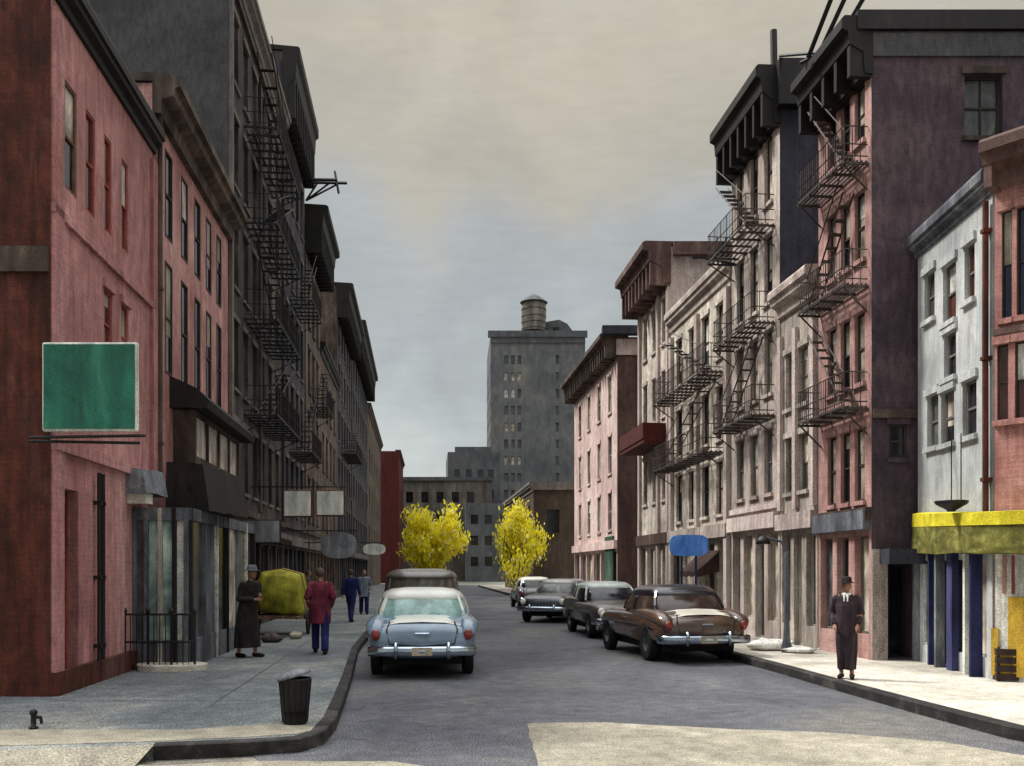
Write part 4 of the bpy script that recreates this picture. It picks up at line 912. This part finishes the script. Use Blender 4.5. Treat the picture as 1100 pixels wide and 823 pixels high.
    o = link('coat' if coat else 'jacket', bm, top, t); remesh(o, .012, 3)
    if scarf:
        bm = nb(); lathe(bm, [(.075*k, .0), (.085*k, .02*k), (.075*k, .05*k), (.06*k, .06*k)], 16, c=V(0, 0, 1.455), cap=False)
        capsule(bm, V(.03, -.125, 1.37), V(.03, -.08, 1.47), .014*k, .024*k); capsule(bm, V(-.03, -.125, 1.37), V(-.03, -.08, 1.47), .014*k, .024*k); link('collar', bm, scarf, t, smooth=True)
    if hat:
        c = hc+Vector((0, .005, .045*k)); bm = nb()
        lathe(bm, [(.145*k, .0), (.15*k, .008*k), (.092*k, .018*k), (.09*k, .05*k), (.08*k, .10*k), (.05*k, .118*k), (.01*k, .112*k)], 22, c=c, squash=1.15); link('hat', bm, hat, t, smooth=True)
    else:
        bm = nb(); ball(bm, hc+Vector((0, .02*k, .022*k)), .104*k, (.86, .95, 1.06))
        for v in bm.verts:
            if v.co.y < hc.y-.05*k and v.co.z < hc.z+.05*k: v.co.y = hc.y-.03*k
        link('hair', bm, hair or MATS['bark'], t, smooth=True)
    return t
blk = cloth('black', ['#140f10', '#221a1b', '#33292a']); prp = cloth('plum', ['#1f161b', '#32262c', '#4a3a40']); wine = cloth('wine', ['#4a1626', '#652233', '#78404c']); nvy = cloth('navy', ['#10123a', '#1a1e52', '#272c60'])
gry = cloth('grey', ['#4a4d55', '#666a70']); wht = cloth('white', ['#c9c9c4', '#e4e2da']); steel = cloth('steel', ['#55606c', '#6f7b86']); brn = cloth('brown', ['#3a2d28', '#564640'])
SW = .144
p_ = gx(266, 706, SW); person('stooping person in a long black coat with a grey cap, beside the olive cart', (p_.x, p_.y, SW), math.radians(60), 1.80, coat=blk, coat_len=.2, hat=gry, arms='fold', lean=.14, wide=1.05)
p_ = gx(344, 702, SW); person('person in a wine red coat and navy trousers walking along the left pavement', (p_.x, p_.y, SW), math.radians(190), 1.78, coat=wine, coat_len=.62, trousers=nvy, hair=brn, arms='pocket', stride=.24)
p_ = gx(377, 668, SW); person('person in navy blue near the left kerb, farther than the wine red coat', (p_.x, p_.y, SW), math.radians(170), 1.76, shirt=nvy, trousers=nvy, arms='down', hair=brn, stride=.28)
p_ = gx(391, 660, SW); person('person in a steel grey coat and blue trousers close to the left kerb', (p_.x, p_.y, SW), math.radians(15), 1.74, coat=steel, coat_len=.7, trousers=nvy, arms='pocket')
p_ = gx(320, 668, SW); person('person in brown jacket standing right of the olive cart', (p_.x-.1, p_.y+2, SW), math.radians(100), 1.72, shirt=brn, trousers=blk, arms='down')
p_ = gx(904, 729, SW); person('person in a long plum-black overcoat with hat and white collar on the right pavement', (p_.x+.08, p_.y, SW), math.radians(-25), 1.60, coat=prp, coat_len=.16, hat=blk, scarf=wht, arms='pocket', wide=.9, hem=.6, stride=.03)
p_ = gx(850, 690, SW); person('person in slate purple standing by the pale shopfront on the right pavement', (p_.x+.2, p_.y+.8, SW), math.radians(-60), 1.74, coat=cloth('slatepurple', ['#38364a', '#4b485c']), coat_len=.6, trousers=blk, hat=blk, arms='down')

# ------------------------------------------------------------------ street objects
def root(name, label, cat, loc, rz=0, group=None): o = empty(name, loc, rz); return tag(o, label, cat, group)
# litter bin
g = gx(317, 777, SW); t = root('litter_bin', 'black ribbed litter bin with a bent grey lid near the kerb corner', 'bin', (g.x, g.y, SW))
bm = nb(); lathe(bm, [(.13, 0), (.14, .02), (.165, .30), (.178, .50), (.185, .52), (.165, .52), (.15, .1), (.0, .06)], 22, cap=False); link('bucket', bm, M['iron'], t, smooth=True)
for i in range(12):
    pass
bm = nb()
for i in range(14):
    a = 2*math.pi*i/14; tube(bm, [(.14*math.cos(a), .14*math.sin(a), .02), (.182*math.cos(a), .182*math.sin(a), .5)], .008, 4)
link('rib', bm, M['iron'], t)
bm = nb(); lathe(bm, [(.195, .0), (.195, .03), (.12, .07), (.02, .08)], 22); bmesh.ops.rotate(bm, verts=bm.verts, matrix=Matrix.Rotation(math.radians(-16), 3, 'Y')); bmesh.ops.translate(bm, verts=bm.verts, vec=(-.01, 0, .53)); link('lid', bm, M['signg'], t, smooth=True)
# standpipe
g = gx(36, 783, SW); t = root('standpipe', 'short black iron standpipe at the lower left on the pavement', 'standpipe', (g.x, g.y, SW))
bm = nb(); lathe(bm, [(.05, 0), (.05, .02), (.028, .03), (.028, .15), (.04, .16), (.04, .2), (.01, .22)], 12); link('post', bm, M['iron'], t, smooth=True)
bm = nb(); tube(bm, [(0, 0, .13), (.09, -.02, .13)], .02, 8); tube(bm, [(.09, -.02, .13), (.1, -.02, .06)], .018, 8); link('spout', bm, M['iron'], t)
# green sign
def panel_sign(name, label, cat, A, C, d, frame, face, thick=.08, bracket=None, group=None, rounded=.03, inset=None, tilt=0):
    """A hanging board seen nearly square-on; A top-left and C bottom-right in the photograph, d its distance."""
    a, c = at(*A, d), at(*C, d); w, h = c.x-a.x, a.z-c.z
    t = root(name, label, cat, ((a.x+c.x)/2, d, c.z), tilt, group)
    bm = nb(); box(bm, -w/2, w/2, -thick/2, thick/2, 0, h); bevel(bm, min(rounded, thick*.45, h*.2)); link('frame', bm, M[frame], t)
    q = inset or .035
    for s_ in (-1, 1):
        bm = nb(); y0 = s_*(thick/2+.004); box(bm, -w/2+q, w/2-q, min(y0, y0+s_*.01), max(y0, y0+s_*.01), q, h-q); link('board', bm, M[face], t)
    if bracket:
        bm = nb()
        for seg in bracket: tube(bm, [Vector(at(*seg[0], seg[1]))-t.location if tilt == 0 else Vector(at(*seg[0], seg[1]))-t.location, Vector(at(*seg[2], seg[3]))-t.location], .022, 6)
        link('bracket', bm, M['iron'], t)
    return t
panel_sign('hanging_sign', 'large blank green signboard with pale edge hung out from the rose brick corner', 'sign', (46, 368), (149, 464), 12.62, 'signw', 'green', bracket=[((32, 470), 12.62, (156, 468), 12.62), ((32, 474), 12.68, (150, 476), 12.66), ((52, 366), 12.75, (52, 476), 12.75), ((52, 372), 12.9, (52, 372), 12.7)][:3])
panel_sign('hanging_sign', 'left one of two white blank signboards over the left pavement, nearer the sooty wall', 'sign', (304, 526), (336, 556), 28, 'wood', 'signw', bracket=[((268, 523), 28.2, (372, 523), 28), ((308, 523), 28, (308, 528), 28)], inset=.05)
panel_sign('hanging_sign', 'right one of two white blank signboards over the left pavement, nearer the street', 'sign', (339, 526), (371, 555), 28, 'wood', 'signw', bracket=[((344, 523), 28, (344, 528), 28), ((366, 523), 28, (366, 528), 28)], inset=.05)
panel_sign('hanging_sign', 'dark grey blank signboard above the stooping person in the black coat', 'sign', (259, 558), (302, 584), 24.5, 'iron', 'signg', bracket=[((244, 560), 24.6, (262, 560), 24.5), ((244, 580), 24.6, (262, 580), 24.5)])
def oval(name, label, px, py, rw, rh, d, m, br):
    c = at(px, py, d); t = root(name, label, 'sign', (c.x, d, c.z)); k = d/F
    bm = nb(); n = 28; e = .75
    for s_ in (1,):
        A_ = [bm.verts.new((rw*k*math.copysign(abs(math.cos(q))**e, math.cos(q)), -.04, rh*k*math.copysign(abs(math.sin(q))**e, math.sin(q)))) for q in [2*math.pi*i/n for i in range(n)]]
        C_ = [bm.verts.new((v.co.x, .04, v.co.z)) for v in A_]
        for i in range(n): bm.faces.new((A_[i], A_[(i+1) % n], C_[(i+1) % n], C_[i]))
        bm.faces.new(A_); bm.faces.new(C_[::-1])
    link('board', bm, M[m], t)
    if br:
        bm = nb()
        for s in br: tube(bm, [at(*s[0], d)-c, at(*s[1], d)-c], .025, 6)
        link('bracket', bm, M['iron'], t)
    return t
oval('hanging_sign', 'oval grey signboard hanging above the person in the wine red coat', 364, 586, 19, 14, 31, 'signg', [((288, 570), (384, 570)), ((352, 570), (352, 577)), ((376, 570), (376, 577))])
oval('hanging_sign', 'small oval grey-white signboard above the sedan roof, farthest of the left signs', 402, 590, 12, 6, 40, 'signw', [((322, 583), (412, 583)), ((396, 583), (396, 587)), ((408, 583), (408, 587))])
# blue sign on posts
c = at(740, 586, 24.6); t = root('blue_sign', 'rounded blank blue sign on two dark posts behind the brown car', 'sign', (c.x, 24.6, SW))
bm = nb(); w_, h_ = .51, .28; zc = c.z-SW; n = 32
A_ = [bm.verts.new((w_*math.copysign(abs(math.cos(q))**.45, math.cos(q)), -.04, zc+h_*math.copysign(abs(math.sin(q))**.6, math.sin(q)))) for q in [2*math.pi*i/n for i in range(n)]]
C_ = [bm.verts.new((v.co.x, .04, v.co.z)) for v in A_]
for i in range(n): bm.faces.new((A_[i], A_[(i+1) % n], C_[(i+1) % n], C_[i]))
bm.faces.new(A_); bm.faces.new(C_[::-1]); link('board', bm, M['blue'], t)
for x in (-.18, .2):
    bm = nb(); tube(bm, [(x, .08, 0), (x, .08, zc+.15)], .035, 8); link('post', bm, M['shopb'], t)
# olive cart
g = gx(302, 681, SW); t = root('pushcart', 'pushcart under a bulging olive-yellow canvas cover beside the black-coated person', 'cart', (g.x+.05, g.y, SW), .1)
bm = nb(); rg = []
for y, s in ((-.75, .80), (-.6, .97), (-.1, 1.02), (.5, 1.0), (.75, .8)):
    rg.append([bm.verts.new((x*s, y, .95+(z-.95)*s+R.uniform(-.015, .015))) for x, z in ((-.62, .62), (.60, .52), (.64, 1.1), (.52, 1.62), (.0, 1.76), (-.5, 1.70), (-.64, 1.3))])
loft(bm, rg); bmesh.ops.recalc_face_normals(bm, faces=bm.faces); bmesh.ops.subdivide_edges(bm, edges=bm.edges[:], cuts=6, use_grid_fill=True); bmesh.ops.triangulate(bm, faces=[f for f in bm.faces if len(f.verts) > 4])
bm.normal_update()
for v in bm.verts:
    c_ = v.co; v.co += v.normal*(.05*mnoise.noise(Vector((c_.x*2, c_.y*2, c_.z*2)))+.022*math.sin(c_.x*14+3*mnoise.noise(c_*1.5))*max(0, 1.4-c_.z)+.015*mnoise.noise(c_*7))
for z_ in (): pass
o = link('canvas', bm, M['olive'], t, smooth=True)
bm = nb()
for y_ in (-.45, .35): tube(bm, [(-.66, y_, .6), (-.67, y_, 1.3), (-.52, y_, 1.7), (0, y_, 1.79), (.54, y_, 1.64), (.67, y_, 1.1), (.63, y_, .55)], .014, 5)
link('rope', bm, M['wood'], t)
bm = nb(); box(bm, -.6, .6, -.7, .7, .44, .54); box(bm, -.55, -.48, -1.2, -.7, .46, .52); box(bm, .48, .55, -1.2, -.7, .46, .52); link('frame', bm, M['wood'], t)
for sx in (-.68, .68):
    bm = nb(); lathe(bm, [(.33, -.03), (.37, -.03), (.37, .03), (.33, .03), (.33, -.03)], 24, cap=False)
    for i in range(8): a = math.pi*i/8; tube(bm, [(-.34*math.cos(a), -.34*math.sin(a), 0), (.34*math.cos(a), .34*math.sin(a), 0)], .014, 4)
    bmesh.ops.rotate(bm, verts=bm.verts, matrix=Matrix.Rotation(math.pi/2, 3, 'Y')); bmesh.ops.translate(bm, verts=bm.verts, vec=(sx, 0, .37)); link('wheel', bm, M['iron'], t)
# sacks by the cart, boxes on the right
def sack(label, g, s, rz, m, name='sack', group=None):
    bm = nb(); bmesh.ops.create_uvsphere(bm, u_segments=16, v_segments=10, radius=1)
    for v in bm.verts:
        n_ = mnoise.noise(v.co*2.1+Vector((rz*5, 1, 2))); v.co = Vector((v.co.x*s[0]*(1+n_*.2), v.co.y*s[1]*(1+n_*.2), max(0, (v.co.z+.75)/1.75)*s[2]*2*(1+n_*.25)))
    tube(bm, [(s[0]*.8, 0, s[2]*.9), (s[0]*1.05, 0, s[2]*1.1), (s[0]*1.15, .02, s[2]*1.3)], [s[2]*.35, s[2]*.2, s[2]*.4], 8)
    o = link(name, bm, m, smooth=True); o.location = (g.x, g.y, SW); o.rotation_euler = (0, 0, rz); return tag(o, label, 'sack', group)
sk = cloth('sacking', ['#8a8478', '#b0a99a'])
sack('dark grey cloth sack lying on the pavement at the foot of the olive cart', gx(292, 690, SW), (.26, .18, .11), .3, cloth('darksack', ['#3b3634', '#59524e']))
sack('pale sack slumped between the cart and the wine red coat', gx(318, 686, SW), (.22, .16, .09), 1.3, sk)
wb = cloth('whitesheet', ['#d6d4cc', '#ecebe4'])
sack('larger of two white bundles lying behind the brown car on the right pavement', gx(826, 698, SW), (.5, .35, .12), .2, wb)
sack('smaller white bundle nearer the shopfront on the right pavement', gx(858, 701, SW), (.36, .25, .07), -.4, wb)
# iron railing and stoop in front of the left shop
t = root('shop_railing', 'low black iron railing in front of the teal shop window on the left', 'railing', (-6.72, 16.15, SW), .03)
bm = nb()
for z in (.98, .5): tube(bm, [(0, 0, z), (1.2, 0, z)], .022, 6)
for i in range(13): tube(bm, [(i*.1, 0, 0), (i*.1, 0, 1.0 if i % 4 == 0 else .98)], .024 if i % 4 == 0 else .009, 5)
link('bars', bm, M['iron'], t)
bm = nb()
for i in (0, 4, 8, 12): lathe(bm, [(.03, 1.0), (.045, 1.04), (.03, 1.08), (.005, 1.1)], 10, c=(i*.1, 0, 0))
link('finials', bm, M['iron'], t)
bm = nb(); g = gx(182, 719, SW); prism(bm, [(g.x+.62*math.cos(a)+.05, g.y-.02+.42*math.sin(a)) for a in [2*math.pi*i/20 for i in range(20)]], .1, .25); bevel(bm, .02)
tag(link('doorstep', bm, M['swr']), 'pale rounded stone doorstep below the black railing of the left shop', 'doorstep')
# barrels / bins at far-right shop
t = root('shop_crate', 'dark brown slatted crate on the pavement under the yellow awning', 'crate', (*gx(1086, 731, SW).xy, SW), -.3)
bm = nb()
for i in range(4): box(bm, -.24, .24, -.2, -.185, .02+i*.13, .12+i*.13, .004); box(bm, -.24, .24, .185, .2, .02+i*.13, .12+i*.13, .004); box(bm, -.24, -.225, -.18, .18, .02+i*.13, .12+i*.13, .004); box(bm, .225, .24, -.18, .18, .02+i*.13, .12+i*.13, .004)
link('slats', bm, mat('darkcrate', ['#2a1b18', '#40302c']), t)
bm = nb()
for x in (-.222, .19):
    for y in (-.183, .15): box(bm, x, x+.03, y, y+.03, 0, .54)
link('posts', bm, mat('darkcrate', []), t) if False else link('posts', bm, MATS['darkcrate'], t)
bm = nb(); box(bm, -.21, .21, -.17, .17, .03, .42); link('contents', bm, M['ochre'], t)
# slate purple post (lamp) on the right, pavement
def lamp_post(label, X, Y, h):
    t = root('street_lamp', label, 'street lamp', (X, Y, SW), 0, 'street lamps')
    bm = nb(); lathe(bm, [(.11, 0), (.12, .1), (.07, .3), (.055, .8), (.045, h-.1), (.05, h)], 12); link('post', bm, M['shopg'], t, smooth=True)
    bm = nb(); tube(bm, [(0, 0, h-.1), (-.1, 0, h+.2), (-.45, 0, h+.28)], .03, 8); link('arm', bm, M['shopg'], t)
    bm = nb(); lathe(bm, [(.16, -.1), (.13, 0), (.05, .08)], 14, c=(-.5, 0, h+.25)); link('lamp_head', bm, M['iron'], t, smooth=True)
lamp_post('slim slate lamp post on the right pavement left of the shopfront with pale panes', at(845, 0, 19.8).x, 19.8, 2.15)

# ------------------------------------------------------------------ world, sun, camera
w = bpy.data.worlds.new('World'); SC.world = w; w.use_nodes = True; nt = w.node_tree; N = nt.nodes; L = nt.links
bg = N['Background']; bg.inputs['Strength'].default_value = .1
SUN_EL, SUN_AZ = math.radians(52), math.radians(-66)      # azimuth measured from straight ahead (+Y), negative = left
sky = N.new('ShaderNodeTexSky'); sky.sky_type = 'NISHITA'; sky.sun_disc = False; sky.sun_elevation = SUN_EL; sky.sun_rotation = SUN_AZ
tc = N.new('ShaderNodeTexCoord')
def wn(scale, detail, vec, dist=0):
    mp = N.new('ShaderNodeMapping'); mp.inputs['Scale'].default_value = vec; L.new(tc.outputs['Generated'], mp.inputs[0])
    n = N.new('ShaderNodeTexNoise'); n.inputs['Scale'].default_value = scale; n.inputs['Detail'].default_value = detail; n.inputs['Distortion'].default_value = dist
    L.new(mp.outputs[0], n.inputs['Vector']); return n.outputs['Fac']
def wmath(op, a, b):
    m = N.new('ShaderNodeMath'); m.operation = op
    for i, q in enumerate((a, b)):
        if isinstance(q, (int, float)): m.inputs[i].default_value = q
        else: L.new(q, m.inputs[i])
    return m.outputs[0]
def wmix(kind, fac, a, b):
    x = N.new('ShaderNodeMix'); x.data_type = 'RGBA'; x.blend_type = kind
    for s_, q in (('Factor', fac), ('A', a), ('B', b)):
        if isinstance(q, (float, int)): x.inputs[s_].default_value = q
        elif isinstance(q, tuple): x.inputs[s_].default_value = q
        else: L.new(q, x.inputs[s_])
    return x.outputs['Result']
sp = N.new('ShaderNodeSeparateXYZ'); L.new(tc.outputs['Generated'], sp.inputs[0])
# the grey cloud bank stands a little higher towards the right
side = wmath('MULTIPLY', wmath('MINIMUM', wmath('MAXIMUM', sp.outputs[0], -.3), .25), -.16)
hgt = wmath('ADD', sp.outputs[2], side)
hgt = wmath('ADD', hgt, wmath('MULTIPLY', wmath('SUBTRACT', wn(5.0, 4, (1, 1, 1.0), .35), .5), .38))
rp = N.new('ShaderNodeValToRGB'); e = rp.color_ramp.elements
e[0].position = 0.0; e[0].color = lin('#b2b4ae'); e[1].position = 1.0; e[1].color = lin('#959799')
for p, c in ((.08, '#abafac'), (.17, '#9da2a1'), (.25, '#8c9091'), (.35, '#8f9292'), (.41, '#989489'), (.54, '#9c9688'), (.66, '#979490'), (.85, '#959799')):
    q = e.new(p); q.color = lin(c)
L.new(hgt, rp.inputs[0])
col = rp.outputs[0]
dark = N.new('ShaderNodeMapRange'); dark.inputs[1].default_value = .38; dark.inputs[2].default_value = .66; dark.inputs[3].default_value = .90; dark.inputs[4].default_value = 1.07
L.new(wn(5.5, 4, (1, 1, 1.2), .5), dark.inputs[0])
cc = N.new('ShaderNodeCombineColor'); [L.new(dark.outputs[0], cc.inputs[i]) for i in range(3)]
col = wmix('MULTIPLY', 1.0, col, cc.outputs[0])
st_ = N.new('ShaderNodeMapRange'); st_.inputs[1].default_value = .35; st_.inputs[2].default_value = .65; st_.inputs[3].default_value = .975; st_.inputs[4].default_value = 1.025
L.new(wn(30, 3, (1, 1, 5.0), .2), st_.inputs[0]); c2_ = N.new('ShaderNodeCombineColor'); [L.new(st_.outputs[0], c2_.inputs[i]) for i in range(3)]
col = wmix('MULTIPLY', 1.0, col, c2_.outputs[0])
zn = N.new('ShaderNodeMapRange'); zn.inputs[1].default_value = .56; zn.inputs[2].default_value = .95; zn.inputs[3].default_value = 8.4; zn.inputs[4].default_value = 52; L.new(sp.outputs[2], zn.inputs[0])   # overcast is brighter overhead; boosted here, above the frame, to light the facades
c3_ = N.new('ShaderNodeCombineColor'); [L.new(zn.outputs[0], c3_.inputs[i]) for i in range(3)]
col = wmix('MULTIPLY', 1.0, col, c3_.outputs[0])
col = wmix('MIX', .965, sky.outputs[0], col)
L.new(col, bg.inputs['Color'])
sl = bpy.data.lights.new('Sun', 'SUN'); sl.energy = 2.5; sl.angle = math.radians(11); sl.color = (1, .965, .91)
so = bpy.data.objects.new('Sun', sl); COL.objects.link(so)
d = Vector((math.sin(SUN_AZ)*math.cos(SUN_EL), math.cos(SUN_AZ)*math.cos(SUN_EL), math.sin(SUN_EL)))
so.rotation_euler = d.to_track_quat('Z', 'Y').to_euler()
cam = bpy.data.cameras.new('Camera'); co = bpy.data.objects.new('Camera', cam); COL.objects.link(co); SC.camera = co
cam.sensor_fit = 'HORIZONTAL'; cam.sensor_width = 36; cam.lens = 36*F/1100; cam.clip_end = 4000; cam.clip_start = .1
cam.shift_y = (HZ-823/2)/1100
co.location = (0, 0, CAMH); co.rotation_euler = (math.pi/2, 0, 0)
vs = SC.view_settings; vs.view_transform = 'Standard'; vs.look = 'None'; vs.exposure = .98; vs.gamma = 1; vs.use_curve_mapping = False
SC.cycles.use_denoising = True; SC.cycles.max_bounces = 6; SC.cycles.diffuse_bounces = 4
